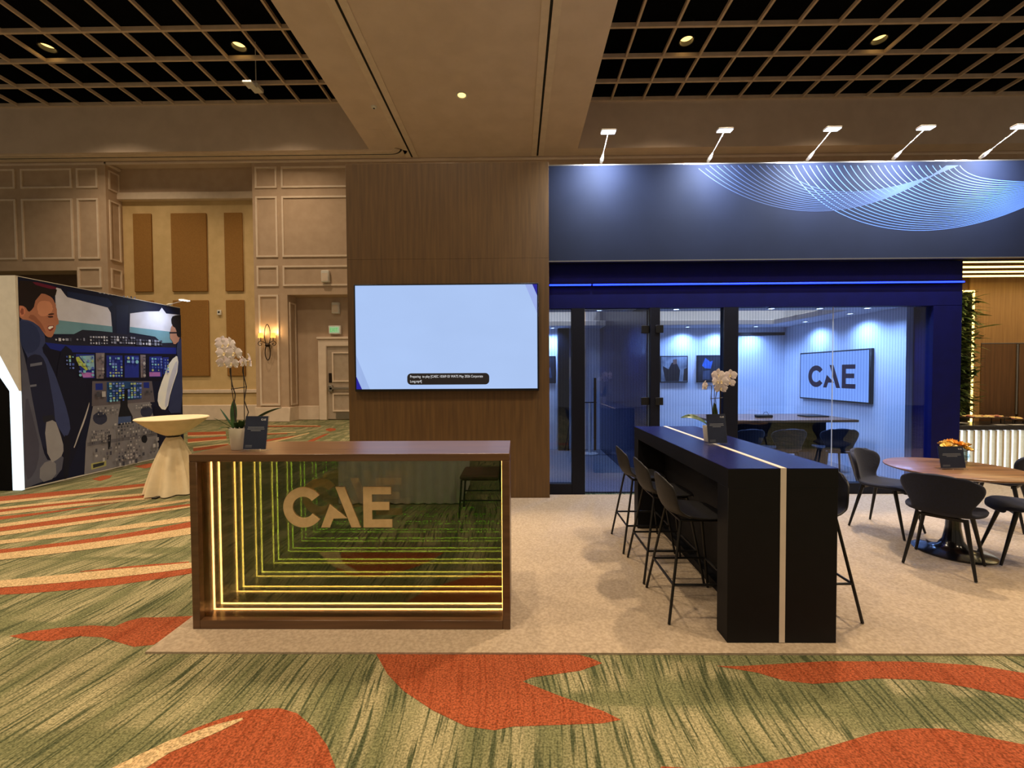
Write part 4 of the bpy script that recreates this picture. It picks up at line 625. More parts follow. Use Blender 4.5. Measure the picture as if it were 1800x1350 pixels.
# ================================================================== reception counter: an infinity mirror in a wooden frame
CX0, CX1, CY0, CY1, CZ = -2.04, -.05, 2.575, 3.08, 1.11
ct = thing('reception_counter', (-1.045, 2.83, .012), 'walnut reception counter with receding light lines in its mirrored front', 'counter')
MB().box(CX0, CX1, CY0, CY1, CZ-.045, CZ).build('top', M_WALNUTX, ct, bevel=.002)
MB().box(CX0, CX0+.047, CY0, CY1, .012, CZ-.045).build('side_panel', M_WALNUTX, ct, bevel=.002)
MB().box(CX1-.047, CX1, CY0, CY1, .012, CZ-.045).build('side_panel', M_WALNUTX, ct, bevel=.002)
MB().box(CX0+.047, CX1-.047, CY0, CY1, .012, .068).build('plinth', M_WALNUTX, ct, bevel=.002)
MB().box(CX0+.047, CX1-.047, 2.80, 2.83, .068, CZ-.045).build('back_panel', M_WALNUTX, ct)
GY = 2.620
M_HALF = glass('half_mirror_film', (.94, .96, .92, 1), .68, None, (.95, .99, .92, 1))
M_SMOKE = glass('smoked_front_glass', (.37, .37, .35, 1), .02)
mir = bpy.data.materials.new('back_mirror'); mir.use_nodes = True
b_ = mir.node_tree.nodes['Principled BSDF']; b_.inputs['Metallic'].default_value = 1; b_.inputs['Roughness'].default_value = 0
b_.inputs['Base Color'].default_value = (.76, .93, .78, 1)
gi = MB().sheet2([(CX0+.047, .068), (CX1-.047, .068), (CX1-.047, CZ-.045), (CX0+.047, CZ-.045)], GY, 'Y').build('half_mirror_film', M_HALF, ct)
MB().sheet2([(CX0+.047, .068), (CX1-.047, .068), (CX1-.047, CZ-.045), (CX0+.047, CZ-.045)], GY-.006, 'Y').build('front_glass', M_SMOKE, ct)
MB().sheet2([(CX0+.047, .068), (CX1-.047, .068), (CX1-.047, CZ-.045), (CX0+.047, CZ-.045)], GY+.112, 'Y').build('back_mirror', mir, ct)
a0, a1, y0, z0, z1 = CX0+.047, CX1-.047, GY+.074, .068, CZ-.045
for nm, bb in (('led_strip', (a0, a0+.007, y0, y0+.007, z0, z1)), ('led_strip', (a1-.007, a1, y0, y0+.007, z0, z1)), ('led_strip', (a0, a1, y0, y0+.007, z0, z0+.006)), ('led_strip', (a0, a1, y0, y0+.007, z1-.006, z1))):
    MB().box(*bb).build(nm, M_LEDW, ct)
lg = MB()
for p in logo_polys(): lg.prism([(-1.475+x*.258, .640+z*.258) for x, z in p], GY-.009, GY+.002)
lg.build('frosted_lettering', pm('frosted_letter', (206, 178, 130), (196, 168, 120), 30, .6), gi)

# ================================================================== bar table
BX0, BX1, BY0, BY1, BZ = 1.225, 1.86, 2.45, 4.41, 1.042
bt = thing('bar_table', (1.54, 3.43, .012), 'long black waterfall bar table with a white centre stripe', 'table')
MB().box(BX0, BX1, BY0, BY1, BZ-.004, BZ).build('top', M_BARTOP_REFL, bt)  # thin plate carrying the painted blue reflection
MB().box(BX0, BX1, BY0, BY1, BZ-.115, BZ-.004).build('apron', M_BARSIDE, bt)
for y0_, y1_ in ((BY0, BY0+.13), (BY1-.13, BY1)):
    MB().box(BX0, BX1, y0_, y1_, .012, BZ-.115).build('end_panel', M_BARSIDE, bt, bevel=.002)
MB().box(1.50, 1.585, BY0+.13, BY1-.13, .012, BZ-.115).build('centre_panel', M_BARSIDE, bt)
MB().box(1.44, 1.50, BY0+.13, BY1-.13, .012, .07).build('foot_ledge', M_BARSIDE, bt)
sx0, sx1 = 1.527, 1.560
MB().box(sx0, sx1, BY0-.002, BY1+.001, BZ-.01, BZ+.002).build('stripe', M_WHITE, bt)
MB().box(sx0, sx1, BY0-.002, BY0+.01, .016, BZ-.01).build('stripe', M_WHITE, bt)

# --- bar stools
def interp(tab, v):
    v = v*(len(tab)-1); i = min(int(v), len(tab)-2); f = v-i
    return [a+(b-a)*f for a, b in zip(tab[i], tab[i+1])]
def make_stool(label):
    s = thing('bar_stool', (0, 0, .012), label, 'stool', 'black bar stools at the bar table')
    #        y     z    halfwidth  edge lift   edge forward
    tab = [(.205, .628, .135, .0, -.03), (.195, .648, .165, .004, -.02), (.10, .644, .198, .012, 0), (.0, .638, .205, .022, 0), (-.10, .642, .205, .035, .005), (-.165, .668, .20, .045, .02),
           (-.195, .725, .195, .03, .04), (-.212, .80, .187, .012, .05), (-.222, .862, .172, -.006, .045), (-.228, .905, .135, -.03, .035), (-.229, .915, .09, -.03, .02)]
    def fn(u, v):
        y, z, w, l, fwd = interp(tab, v); return (u*w, y+fwd*u*u, z+l*u*u)
    subd(MB().surf(fn, 10, 20).build('shell', M_BLKPL, s, W=False), .014, 1)
    T = [(-.14, -.12, .632), (.14, -.12, .632), (.14, .13, .632), (-.14, .13, .632)]; B = [(-.23, -.225, .003), (.23, -.225, .003), (.23, .225, .003), (-.23, .225, .003)]
    for a, b in zip(T, B):
        MB().tube([a, b], .0095, 8).build('leg', M_BLKMET, s, smooth=True, W=False)
    def at(i, z): t = (T[i][2]-z)/T[i][2]; return tuple(T[i][k]+(B[i][k]-T[i][k])*t for k in range(3))
    for i in range(4): MB().tube([at(i, .235), at((i+1) % 4, .235)], .0085, 8).build('footrest_bar', M_BLKMET, s, W=False)
    mb = MB()
    for i in range(4): mb.tube([T[i], T[(i+1) % 4]], .009, 8)
    mb.build('seat_frame', M_BLKMET, s, W=False)
    return s
st0 = make_stool('nearest black bar stool left of the bar table, its shell facing the bar'); st0.location = (1.175, 2.86, .012); st0.rotation_euler = (0, 0, -PI/2)
dup(st0, (1.17, 3.37, .012), label='middle one of the three black bar stools left of the bar table')
dup(st0, (1.15, 3.90, .012), label='farthest black bar stool left of the bar table, near the glass door')
dup(st0, (1.945, 2.875, .012), PI/2, label='black bar stool mostly hidden behind the right side of the bar table')

# --- round cafe table and chairs
TXC, TYC = 3.83, 3.72
rt2 = thing('round_table', (TXC, TYC, .012), 'round walnut cafe table on a glossy black trumpet pedestal', 'table')
MB().lathe([(.0, .715), (.43, .715), (.47, .728), (.472, .738), (.466, .742), (0, .742)], n=64).build('tabletop', M_TABLEWOOD, rt2, smooth=True, W=False)
MB().lathe([(.27, 0), (.27, .008), (.25, .016), (.16, .03), (.10, .055), (.07, .11), (.052, .22), (.045, .40), (.05, .60), (.075, .69), (.11, .714)], n=48).build('pedestal', M_PED, rt2, smooth=True, W=False)
def make_chair(label):
    s = thing('cafe_chair', (0, 0, .012), label, 'chair', 'navy cafe chairs')
    tab = [(.235, .425, .15, 0, -.05), (.228, .452, .185, .008, -.03), (.15, .458, .225, .022, -.005), (.05, .448, .245, .03, 0), (-.06, .442, .235, .03, 0), (-.145, .45, .20, .025, .01), (-.19, .48, .172, .01, .03),
           (-.212, .53, .175, 0, .045), (-.23, .60, .215, 0, .075), (-.248, .67, .245, -.004, .095), (-.262, .73, .24, -.012, .09), (-.272, .77, .20, -.02, .06), (-.275, .785, .13, -.02, .03)]
    def fn(u, v):
        y, z, w, l, fwd = interp(tab, v); return (u*w, y+fwd*u*u, z+l*u*u)
    subd(MB().surf(fn, 10, 26).build('upholstered_shell', M_VELVET, s, W=False), .034, 1)
    for x, y in ((-1, -1), (1, -1), (1, 1), (-1, 1)):
        MB().tube([(x*.135, y*.13-.01, .44), (x*.205, y*.225, .005)], [.017, .0095], 10).build('leg', M_BLKMET, s, smooth=True, W=False)
    mb = MB().box(-.14, .14, -.15, -.12, .415, .435).box(-.14, .14, .1, .13, .415, .435).box(-.02, .02, -.14, .12, .415, .435)
    mb.build('underframe', M_BLKMET, s, W=False)
    return s
def face(dx, dy): return math.atan2(dy, dx)-PI/2
c0 = make_chair('navy cafe chair seen from behind, in front of the round table'); c0.location = (3.49, 3.46, .012); c0.rotation_euler = (0, 0, face(.8, .6))
dup(c0, (3.70, 4.24, .012), face(.45, -.9), 'navy cafe chair behind the bar table end, left of the round table')
dup(c0, (4.23, 3.50, .012), face(-.75, .45), 'navy cafe chair at the right edge, its seat under the round table')
dup(c0, (4.97, 4.40, .012), face(-.5, .85), 'navy cafe chair beyond the round table, before the lit slatted counter')
for x, rz, lb in ((3.28, .1, 'blue cafe chair inside the glass room, partly behind the dark post'), (3.88, -.05, 'blue cafe chair in the middle of the row at the meeting table'), (4.62, -.2, 'blue cafe chair at the right end of the meeting table')):
    dup(c0, (x, 6.2, .02), rz, lb)

# --- sign holders
def sign(loc, rz, w, h, label, wide=False):
    s = thing('sign_holder', loc, label, 'sign', 'table sign holders', rz)
    lean = Matrix.Rotation(math.radians(-9), 4, 'X')
    MB().box(-w/2-.003, w/2+.003, -.001, .004, .008, h+.012, M=lean).build('acrylic_sheet', M_ACRYL, s, W=False)
    MB().box(-w/2-.003, w/2+.003, -.03, .06, 0, .006).build('acrylic_foot', M_ACRYL, s, bevel=.002, W=False)
    p = MB().box(-w/2, w/2, -.0035, -.0015, .012, h+.01, M=lean).build('printed_card', M_PRINT, s, W=False)
    lg = MB()
    k = .0125
    for q in logo_polys(): lg.sheet2([(w/2-.045+x*k, h-.018+z*k) for x, z in q], -.0042, 'Y', M=lean)
    lg.build('logo', M_PRTX, p, W=False)
    tl = MB()
    for i, (a, b) in enumerate(((-.36, .36), (-.38, .38), (-.22, .22))):
        z = h*.70-.011*i; tl.sheet2([(a*w, z), (b*w, z), (b*w, z+.005), (a*w, z+.005)], -.0042, 'Y', M=lean)
    for i in range(2):
        z = .034-.009*i; tl.sheet2([(-.42*w, z), (-.12*w, z), (-.12*w, z+.003), (-.42*w, z+.003)], -.0042, 'Y', M=lean)
    tag(tl.build('text_lines', pm('sign_grey_text', (120, 124, 134), (112, 116, 126), 8, .5), p, W=False), kind='stuff')
    return s
sign((-1.70, 2.69, CZ), -.05, .152, .215, 'dark blue card in a clear holder beside the reception counter orchid')
sign((1.545, 3.25, BZ+.002), .12, .155, .225, 'dark card in a clear holder before the orchid on the bar table')
sign((3.76, 3.66, .754), .02, .215, .185, 'square dark card in a clear holder on the round table')

# --- orchids
def flower_mesh(sc=1.):
    mb = MB(); lip = MB()
    def petal(ang, L, wd, cup, z0):
        ca, sa = math.cos(ang), math.sin(ang); pts = []
        for j in range(6):
            t = j/5; w = wd*math.sin(PI*min(1, .12+t*.88))**.7
            for u in (-1, 0, 1):
                r = .006+t*L; x, y, z = r, u*w, z0+cup*t*t-abs(u)*.006
                pts.append(((x*ca-y*sa)*sc, (z)*sc*-1, (x*sa+y*ca)*sc))
        fs = [(j*3+k, j*3+k+1, j*3+k+4, j*3+k+3) for j in range(5) for k in range(2)]
        mb.add(pts, fs)
    for a in (90, 215, 325): petal(math.radians(a), .040, .016, .008, .0)
    for a in (8, 172): petal(math.radians(a), .044, .027, .004, .004)
    lip.lathe([(.0, .0), (.004, .003), (.006, .008), (.003, .012), (0, .013)], n=8, M=Matrix.Scale(sc, 4) @ Matrix.Rotation(PI/2, 4, 'X'))
    lip.surf(lambda u, v: (u*.006*sc*(1-v*.3), (-.010-.007*v)*sc, (-.003-.012*v)*sc), 2, 3)
    return mb, lip
fm, lm = flower_mesh()
def orchid(loc, label, pot_r, pot_h, stems, flowers, leaves, sc=1., stakes=(), hue=None):
    o = thing('potted_orchid', loc, label, 'plant', 'white potted orchids')
    mb = MB().lathe([(pot_r*.74, 0), (pot_r*.8, .004), (pot_r, pot_h), (pot_r*.93, pot_h), (pot_r*.9, pot_h-.02), (0, pot_h-.02)], n=36).build('pot', M_POT, o, smooth=True, W=False)
    MB().lathe([(pot_r*.9, pot_h-.018), (pot_r*.5, pot_h-.006), (0, pot_h-.002)], n=20).build('moss', pm('moss_brown', (74, 62, 40), (44, 38, 26), 60, .95, .6), mb, W=False)
    for p in stems: MB().tube(p, .0035, 6).build('stem', M_STEM, o, smooth=True, W=False)
    for p in stakes: MB().tube(p, .0028, 6).build('stake', M_STEM, o, W=False)
    proto = None
    for (x, y, z), rz, rx, s in flowers:
        f = fm.build('flower', M_PETAL, o, smooth=True, W=False) if proto is None else proto.copy()
        if proto is not None: COL.objects.link(f)
        g = lm.build('lip', M_LIP, f, smooth=True, W=False) if proto is None else proto.children[0].copy()
        if proto is not None: COL.objects.link(g); g.parent = f
        f.parent = o; f.location = (x, y, z); f.rotation_euler = (rx, 0, rz); f.scale = (s*sc,)*3
        proto = proto or f
    for base, tip, wd, arch in leaves:
        b, t = Vector(base), Vector(tip); d = t-b; sd = d.cross(Vector((0, 0, 1)))
        sd = sd.normalized() if sd.length > .01 else Vector((1, 0, 0))
        if abs(sd.y) > .8: sd = (sd+Vector((.0, 0, .9))).normalized()
        def fn(u, v, b=b, d=d, sd=sd, wd=wd, arch=arch):
            w = wd*max(.03, math.sin(PI*min(1, .10+v*.9)))**.75
            p = b+d*v+Vector((0, 0, arch*math.sin(PI*v)))+sd*(u*w); p.z += .25*abs(u)*w; return tuple(p)
        lf = MB().surf(fn, 4, 10).build('leaf', M_LEAF, o, W=False); subd(lf, .003, 1)
    return o
k1 = 2.72/740
def p1(x, y, dy=0.): return ((x-415)*k1, dy, (793-y)*k1)
def cr(x, y, dy=0.): return p1(360+x/5.625, 570+y/5.625, dy)
random.seed(3)
fl1 = [(cr(165, 165, -.01), .9, .2, .9), (cr(195, 205, -.03), .2, .1, 1.), (cr(270, 200, -.04), -.3, 0, 1.1), (cr(225, 285, -.05), .3, .1, 1.0), (cr(330, 285, -.05), -.1, .1, 1.15), (cr(195, 375, -.02), .5, .2, 1.0), (cr(290, 385, -.04), .0, .15, 1.0), (cr(395, 375, -.03), -.5, .1, .9), (cr(450, 365, -.02), -.9, .1, 1.15)]
orchid((-1.845, 2.765, CZ), 'white orchid with two stems in a white pot on the reception counter', .062, .142,
       [[cr(270, 1040), cr(250, 800, .01), cr(275, 700, .0), cr(235, 600, .01), cr(225, 470), cr(232, 340), cr(200, 220, .01)], [cr(345, 1040), cr(395, 880, .01), cr(365, 760), cr(380, 620, .01), cr(355, 470), cr(365, 340), cr(430, 350, .01)]],
       fl1, [(cr(250, 1040), cr(215, 755, .04), .020, .01), (cr(250, 1045), cr(148, 838, -.03), .012, .0), (cr(250, 1045), cr(140, 925, -.08), .013, .0), (cr(360, 1040), cr(705, 838, .05), .013, .02), (cr(240, 1048, -.02), cr(195, 1030, -.09), .013, .012), (cr(330, 1045), cr(400, 960, -.06), .02, .02), (cr(290, 1045), cr(320, 975, -.05), .018, .01)],
       1., [[cr(290, 1045), cr(240, 640), cr(232, 335)], [cr(362, 1045), cr(365, 640), cr(362, 330)], [cr(232, 645), cr(385, 622)]])
k2 = 3.40/740
def c2(x, y, dy=0.): return ((1180+x/7.943-1246)*k2, dy, (776-(630+y/7.943))*k2)
fl2 = [(c2(425, 385, -.02), .7, .1, .95), (c2(600, 235, -.03), .1, .1, 1.15), (c2(570, 320, -.05), .3, .1, 1.), (c2(625, 320, -.05), -.2, .1, 1.1), (c2(630, 415, -.04), -.2, .2, 1.), (c2(770, 235, -.03), -.6, .1, 1.0), (c2(760, 340, -.03), -.4, .1, .85)]
orchid((1.56, 3.41, BZ+.002), 'white orchid with broad leaves in a small pot on the bar table', .06, .125,
       [[c2(560, 900), c2(545, 700), c2(530, 560), c2(535, 380), c2(440, 370)], [c2(620, 900), c2(600, 560, .01), c2(620, 400), c2(600, 260)], [c2(660, 900), c2(670, 560, .01), c2(660, 400), c2(690, 270), c2(770, 250)]],
       fl2, [(c2(480, 920), c2(120, 830, .02), .026, .03), (c2(600, 900), c2(590, 615, .02), .026, .0), (c2(640, 910), c2(772, 818, .05), .018, .01), (c2(580, 900), c2(500, 800, -.05), .015, .02)],
       1.05, [[c2(575, 900), c2(575, 380)], [c2(650, 900), c2(652, 400)], [c2(520, 562), c2(690, 550)]])

# --- flower bowl on the round table
fb = thing('flower_bowl', (4.06, 3.92, .754), 'glass bowl of yellow and orange flowers on the round table', 'flowers')
MB().lathe([(.05, 0), (.075, .03), (.085, .07), (.07, .12), (.066, .12), (.08, .07), (.07, .034), (0, .01)], n=32).build('bowl', glass('bowl_glass', (.80, .88, .92, 1), .12), fb, smooth=True, W=False)
MB().lathe([(.0, .012), (.066, .034), (.074, .07), (0, .07)], n=24).build('water', glass('bowl_water', (.74, .82, .80, 1), .05), fb, smooth=True, W=False)
random.seed(5)
cols = [pm('bloom_yellow', (240, 212, 118), (228, 190, 84), 30, .7), pm('bloom_orange', (234, 178, 76), (220, 150, 54), 30, .7), pm('bloom_cream', (236, 208, 140), (222, 188, 112), 30, .7)]
def rose(r):
    mb = MB()
    for ring, (n, rr, h) in enumerate(((7, 1., .35), (5, .66, .62), (3, .34, .8))):
        for i in range(n):
            a = 2*PI*i/n+ring*.5
            R = Matrix.Rotation(a, 4, 'Z')
            mb.surf(lambda u, v, rr=rr, h=h: (r*rr*(.25+.75*math.sin(v*1.4)), u*r*.5*rr*(1.1-.3*v), r*h*v*(1-.18*u*u)), 2, 4, M=R)
    return mb
for i, (x, y, z, s) in enumerate(((-.075, -.02, .13, .05), (-.02, -.045, .15, .055), (.045, -.03, .135, .05), (.07, .02, .12, .042), (.0, .03, .155, .05), (-.05, .04, .14, .045), (.03, -.065, .115, .036), (.06, -.05, .10, .03))):
    f = rose(s*1.02).build('bloom', cols[i % 3], fb, smooth=True, W=False); f.location = (x*1.15-.02, y*1.1, z+.025); f.rotation_euler = (y*-5, x*5, i)
for i in range(7):
    a = -.6+i*.25; L = .13+.03*(i % 2)
    def fn(u, v, a=a, L=L): w = .012*math.sin(PI*(.1+.9*v)); return (math.cos(a)*(.03+L*v)-math.sin(a)*u*w, math.sin(a)*(.03+L*v)+math.cos(a)*u*w, .10+.03*math.sin(v*2.4)+.002*i)
    MB().surf(fn, 2, 6).build('leaf', pm('bloom_leaf', (120, 130, 110), (90, 104, 84), 20, .6), fb, smooth=True, W=False)

# ================================================================== snack counter at the right
SY = 6.36
sc = thing('snack_counter', (7.8, SY+.25, .012), 'low dark topped counter with a glowing white slatted front', 'counter')
MB().box(5.76, 11.9, SY-.03, SY+.5, .72, .79).build('top', pm('counter_top_dark', (34, 36, 44), (28, 30, 38), 10, .3), sc, bevel=.004)
MB().box(5.8, 11.86, SY+.06, SY+.48, .012, .72).build('body', M_NAVYDK, sc)
MB().box(5.8, 11.86, SY+.035, SY+.055, .12, .715).build('light_panel', em('lit_panel', (244, 248, 255), 2.4), sc)
MB().box(5.8, 11.86, SY-.01, SY+.05, .012, .12).build('plinth', M_NAVYDK, sc)
sl = MB().box(-.016, .016, -.015, .03, .12, .715).build('slat', pm('slat_sand', (196, 188, 160), (186, 178, 150), 20, .6), sc, W=False)
sl.location = (5.85-7.8, SY-(SY+.25), -.012)
for i in range(1, 56):
    o = sl.copy(); COL.objects.link(o); o.parent = sc; o.location = (5.85+.1075*i-7.8, -.25, -.012)
ww = thing('oak_wall', (8.0, 6.9, .012), 'oak panelled wall with dark cabinet doors behind the snack counter', 'wall unit')
MB().box(5.76, 13, 6.94, 7.1, .012, 3.14).build('backing', M_OAK, ww)
MB().box(7.30, 8.75, 6.9, 6.94, 2.05, 3.13).build('oak_panel', M_OAK, ww, bevel=.002)
MB().box(8.755, 13, 6.9, 6.94, 2.05, 3.13).build('oak_panel', M_OAK, ww, bevel=.002)
MB().box(7.30, 7.49, 6.9, 6.94, .012, 2.05).build('oak_panel', M_OAK, ww, bevel=.002)
MB().box(6.6, 7.30, 6.92, 6.94, .012, 3.13).build('oak_panel', M_OAKD, ww, bevel=.002)
for x0, x1 in ((7.50, 8.07), (8.11, 8.9), (8.92, 9.7), (9.72, 10.5), (10.52, 11.3)):
    dd = MB().box(x0, x1, 6.9, 6.94, .03, 2.04).build('door', M_OAKD, ww, bevel=.003)
    MB().box(x1-.02, x1+.005, 6.885, 6.9, .9, 2.03).build('edge_pull', M_STEEL, dd)
MB().box(7.49, 11.9, 6.895, 6.94, 2.04, 2.052).build('top_rail', M_STEEL, ww)
cn = thing('bar_canopy', (8.1, 6.2, 3.03), 'canopy with four warm light lines under its ceiling', 'canopy')
MB().box(5.73, 13, 5.66, 7.1, 3.14, 3.2).build('board', M_OAKD, cn)
for y in (5.36+.32, 5.97, 6.26, 6.54):
    q = MB().box(5.73, 13, y-.03, y+.03, 3.05, 3.14).build('beam', M_OAKD, cn)
    MB().box(5.74, 13, y-.034, y+.012, 3.035, 3.052).build('light_line', M_LEDY, q)
gw = thing('green_wall', (6.75, 6.82, .8), 'planted green wall panel edged with a warm light strip', 'plant wall')
MB().box(6.1, 7.24, 6.8, 6.9, .8, 2.86).build('backing', pm('planter_dark', (30, 34, 22), (22, 26, 16), 20, .9), gw)
MB().box(7.235, 7.262, 6.79, 6.83, .79, 2.87).box(6.1, 7.26, 6.79, 6.83, 2.855, 2.88).build('light_strip', M_LEDY, gw)
random.seed(11)
mb = MB()
def leafq(mb, p, d, L, w, droop):
    d = Vector(d).normalized(); sd = d.cross(Vector((random.uniform(-.4, .4), random.uniform(-.4, .4), 1))).normalized()
    P = Vector(p); vs = []
    for j, (t, ww_) in enumerate(((0, .15), (.35, 1), (.7, .8), (1, .05))):
        c = P+d*L*t+Vector((0, 0, -droop*t*t))
        vs += [c-sd*w*ww_, c+sd*w*ww_]
    mb.add(vs, [(2*j, 2*j+1, 2*j+3, 2*j+2) for j in range(3)], mi=random.randrange(3))
for i in range(1500):
    x = random.uniform(6.35, 7.25); z = random.uniform(.97, 2.84)
    leafq(mb, (x, 6.8, z), (random.uniform(-.8, .8), -1, random.uniform(-.2, .8)), random.uniform(.10, .24), random.uniform(.014, .034), random.uniform(.02, .1))
GL = [pm('green_a', (96, 122, 62), (70, 96, 44), 30, .5), pm('green_b', (56, 84, 40), (42, 64, 30), 30, .5), pm('green_c', (132, 146, 84), (104, 122, 62), 30, .5)]
tag(mb.build('foliage', GL, gw), kind='stuff')
for (p, d, L, w) in (((7.15, 6.75, 2.25), (1, -.3, .35), .42, .035), ((7.1, 6.72, 2.6), (1, -.3, .1), .3, .025), ((7.2, 6.75, 1.75), (1, -.3, .4), .16, .018), ((7.1, 6.7, 1.35), (1, -.2, -.1), .26, .022)):
    b = MB(); leafq(b, p, d, L, w, .06); b.m = [0]*len(b.m); b.build('leaf', GL[2], gw)
light('AREA', (8.0, 6.1, 3.02), 18, (1, .80, .50), 'canopy_lines', size=4.0, size_y=.9, cone=170, parent=cn)
# food on the snack counter
def board(loc, w, dpt, h, label, food):
    s = thing('serving_board', loc, label, 'serving board', 'serving boards on the snack counter')
    MB().box(-w/2, w/2, -dpt/2, dpt/2, h-.014, h).build('board', pm('board_dark', (70, 48, 34), (52, 36, 26), 20, .5), s, bevel=.004, W=False)
    for x in (-w*.38, w*.38):
        MB().tube([(x, -dpt*.4, h-.014), (x, -dpt*.4, 0)], .006).tube([(x, dpt*.4, h-.014), (x, dpt*.4, 0)], .006).build('leg', M_BLKMET, s, W=False)
    for i in range(food):
        m = MB().lathe([(.0, .016), (.035, .012), (.045, 0), (0, -.002)], n=10).build('bite', cols[2] if i % 3 else pm('cured_meat', (170, 96, 84), (146, 74, 66), 30, .6), s, smooth=True, W=False)
        m.location = (-w*.42+w*.84*((i*.618) % 1), -dpt*.3+dpt*.6*(i/max(1, food-1)), h+.003); m.rotation_euler = (.25*math.sin(i*2), .25*math.cos(i*3), i)
    return s
board((7.1, 6.5, .79), .62, .22, .115, 'raised dark board piled with cured meat slices on the snack counter', 26)
board((7.60, 6.52, .79), .28, .2, .085, 'smaller raised board with a few bites beside the meat board', 7)
board((8.02, 6.55, .79), .4, .2, .05, 'low board of bites at the right edge of the snack counter', 12)
for x, w, lb in ((7.18, .16, 'white paper card lying flat beside the small stand on the snack counter'), (7.42, .2, 'wider white paper sheet lying on the snack counter')):
    tag(MB().box(x, x+w, 6.37, 6.47, .79, .793).build('paper_card', M_WHPL), label=lb, cat='paper')
for i, w_ in enumerate(('bottom', 'middle', 'top')):
    sp = MB().lathe([(.05, 0), (.11, .012), (.112, .0135), (.05, .0075), (0, .0075)], n=28).build('plate', M_WHPL, smooth=True)
    sp.location = (6.72, 6.5, .7905+.008*i); tag(sp, w_+' white plate of the short stack by the green wall', 'plate', 'plates on the snack counter')

# ================================================================== cocktail table
kt = thing('cocktail_table', (-4.72, 5.7, 0), 'high cocktail table in an ivory cloth tied with a black band', 'table')
random.seed(2)
def cloth(u, v):
    th_ = (u+1)*PI
    if v < .18: r, z = .40*v/.18, 1.032
    elif v < .22: r, z = .40+.012*(v-.18)/.04, 1.032-.012*(v-.18)/.04
    elif v < .5:
        t = (v-.22)/.28; r, z = .412*(1-t)**.8*.84+.065, 1.02-.24*t
        r *= 1+.035*math.sin(th_*14)*t
    else:
        t = (v-.5)/.5; r, z = .065+.24*t**.75, .78-.765*t
        r *= 1+.16*math.sin(th_*9+.6*math.sin(th_*2))*min(1, t*2)
    return (r*math.cos(th_), r*math.sin(th_), z)
MB().surf(cloth, 108, 50).build('tablecloth', M_CLOTH, kt, smooth=True, W=False, angle=80)
MB().lathe([(.07, .755), (.082, .77), (.082, .79), (.07, .805)], n=28).build('band', M_BLKMET, kt, smooth=True, W=False)
MB().lathe([(.03, .02), (.03, .99)], n=12).build('pole', M_BLKMET, kt, W=False)
MB().box(-.34, .34, -.03, .03, .0, .02).box(-.03, .03, -.34, .34, .0, .02).build('cross_foot', M_BLKMET, kt, bevel=.004, W=False)

# ================================================================== neighbouring booth with the cockpit print
PX = -6.93
nb = thing('cockpit_display_wall', (-8.2, 7.2, 0), 'booth wall printed with two pilots in a blue lit cockpit', 'display wall')
MB().box(-9.6, PX, 5.80, 8.62, .01, 3.0).build('core', M_WHPL, nb)
MB().prism([(PX, 1.40), (PX, 3.0), (-9.6, 3.0), (-9.6, 3.0), (-7.9, 3.0), (-7.22, 1.97)], 5.77, 5.80, 'Y').build('white_panel', M_WHPL, nb)
MB().prism([(PX-.005, 1.38), (-7.22, 1.95), (-7.9, 2.98), (-8.1, 2.98), (-7.06, 1.40), (-7.06, .01), (PX-.005, .01)], 5.765, 5.80, 'Y').build('light_band', em('band_light', (226, 244, 255), 1.5), nb)
MB().prism([(-7.06, .01), (-7.06, 1.40), (-8.1, 2.98), (-9.6, 3.0), (-9.6, .01)], 5.772, 5.80, 'Y').build('black_panel', M_BLACK, nb)
PRM = {}
def pmat(c):
    if c not in PRM: PRM[c] = pm('photo_%d_%d_%d' % c, tuple(min(255, int(v*1.22+6)) for v in c), tuple(min(255, int(v*1.16+6)) for v in c), 5, .6, spec=.15)
    return PRM[c]
mb = MB(); ml = [pmat((18, 22, 44))]
mb.sheet2([(5.80, .03), (8.62, .03), (8.62, 2.99), (5.80, 2.99)], PX+.001, 'X')
def sh(c, pts):
    global kk
    m = pmat(c)
    if m not in ml: ml.append(m)
    kk += 1
    mb.sheet2(pts, PX+.0015+.00012*kk, 'X', mi=ml.index(m))
kk = 0
for c, pts in COCKPIT: sh(tuple(c), [(min(8.62, max(5.80, y)), min(2.99, max(.03, z))) for y, z in pts])
random.seed(4)
def rows(y0, y1, z0, z1, ny, nz, fill, cs, drop=.9, dz=0.):
    """small instruments in rows over a rectangle of the print; dz: how much the row falls along it"""
    hy, hz = (y1-y0)/ny, (z1-z0)/nz
    for i in range(ny):
        for j in range(nz):
            if random.random() > drop: continue
            y = y0+hy*(i+.5); z = z0+hz*(j+.5)+dz*(i+.5)/ny; w = hy*fill*random.uniform(.25, .5); h = hz*fill*random.uniform(.25, .5)
            if random.random() < .35: pts = [(y+w*math.cos(t), z+w*math.sin(t)) for t in [2*PI*k/8 for k in range(8)]]
            else: pts = [(y-w, z-h), (y+w, z-h), (y+w, z+h), (y-w, z+h)]
            sh(random.choice(cs), pts)
wht = [(170, 176, 196), (120, 128, 156), (60, 64, 84)]; scr = [(110, 170, 196), (96, 120, 200), (60, 84, 170), (150, 170, 120)]; gry = [(146, 146, 152), (72, 72, 84), (54, 56, 68), (124, 124, 130)]
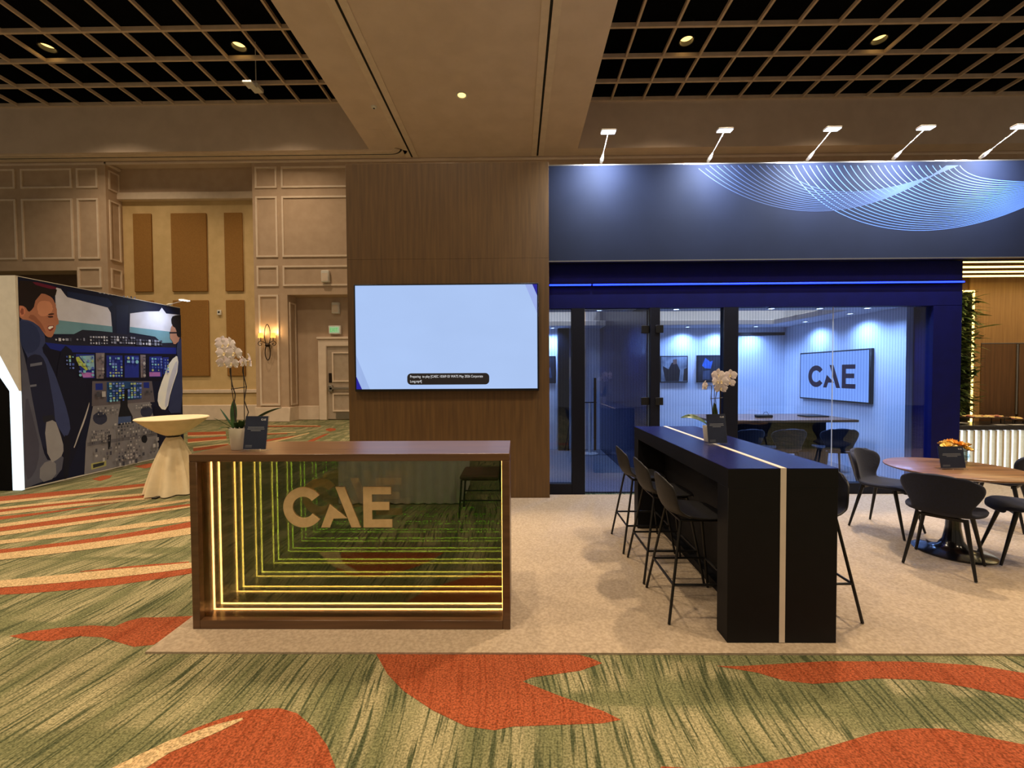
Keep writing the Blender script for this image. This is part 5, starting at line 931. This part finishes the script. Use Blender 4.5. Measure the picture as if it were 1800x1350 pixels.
for y0, y1, z0, z1, ny, nz, fill, cs, drop, dz in INSTRUMENTS:
    rows(y0, y1, z0, z1, ny, nz, fill, {'w': wht, 's': scr, 'g': gry}[cs], drop, dz)
mb.build('cockpit_print', ml, nb)
arm_light((PX+.0, 8.3, 3.0), (-6.46, 8.14, 3.06), 'single arm light clipped on the cockpit display wall', ARM_POWER*.1, (-.5, -.3, -1), 'arm light on the display wall')

# ================================================================== seen only in the counter's mirrored front: furniture beside the photographer
sk = thing('skirted_table', (-1.45, -.35, 0), 'white skirted table mirrored in the dark front of the reception counter', 'table')
MB().box(-2.2, -.7, -.8, .12, .72, .75).build('tabletop', M_CLOTH, sk, bevel=.01)
def skirt(u, v):
    t = (u+1)/2*4; P_ = [(-2.2, .12), (-.7, .12), (-.7, -.8), (-2.2, -.8), (-2.2, .12)]; i = min(3, int(t)); f = t-i
    x = P_[i][0]+(P_[i+1][0]-P_[i][0])*f; y = P_[i][1]+(P_[i+1][1]-P_[i][1])*f; w = .018*math.sin(f*70)*(1-v*.2)
    return (x+(w if i % 2 else 0), y+(0 if i % 2 else w), .015+.71*v)
MB().surf(skirt, 320, 2).build('skirt', M_WHPL, sk, smooth=True, angle=80)
bq = thing('banquet_chair', (-.42, .42, 0), 'dark banquet chair mirrored in the right part of the reception counter front', 'chair')
M_BQ = pm('banquet_fabric', (92, 62, 44), (70, 46, 32), 60, .9, .1)
MB().box(-.22, .22, -.22, .22, .42, .49).build('seat', M_BQ, bq, bevel=.025, W=False)
MB().box(-.21, .21, -.045, .0, .55, .95, M=Matrix.Translation((.24, 0, 0)) @ Matrix.Rotation(PI/2, 4, 'Z')).build('backrest', M_BQ, bq, bevel=.015, W=False)
for x, y in ((-.2, -.2), (-.2, .2)): MB().tube([(x, y, .43), (x-.03, y, .005)], .012).build('leg', M_BLKMET, bq, W=False)
for y in (-.2, .2): MB().tube([(.26, y, .9), (.22, y, .45), (.27, y, .005)], .012).build('leg', M_BLKMET, bq, W=False)
MB().tube([(-.22, -.2, .2), (.24, -.2, .2)], .009).tube([(-.22, .2, .2), (.24, .2, .2)], .009).build('stretcher', M_BLKMET, bq, W=False)
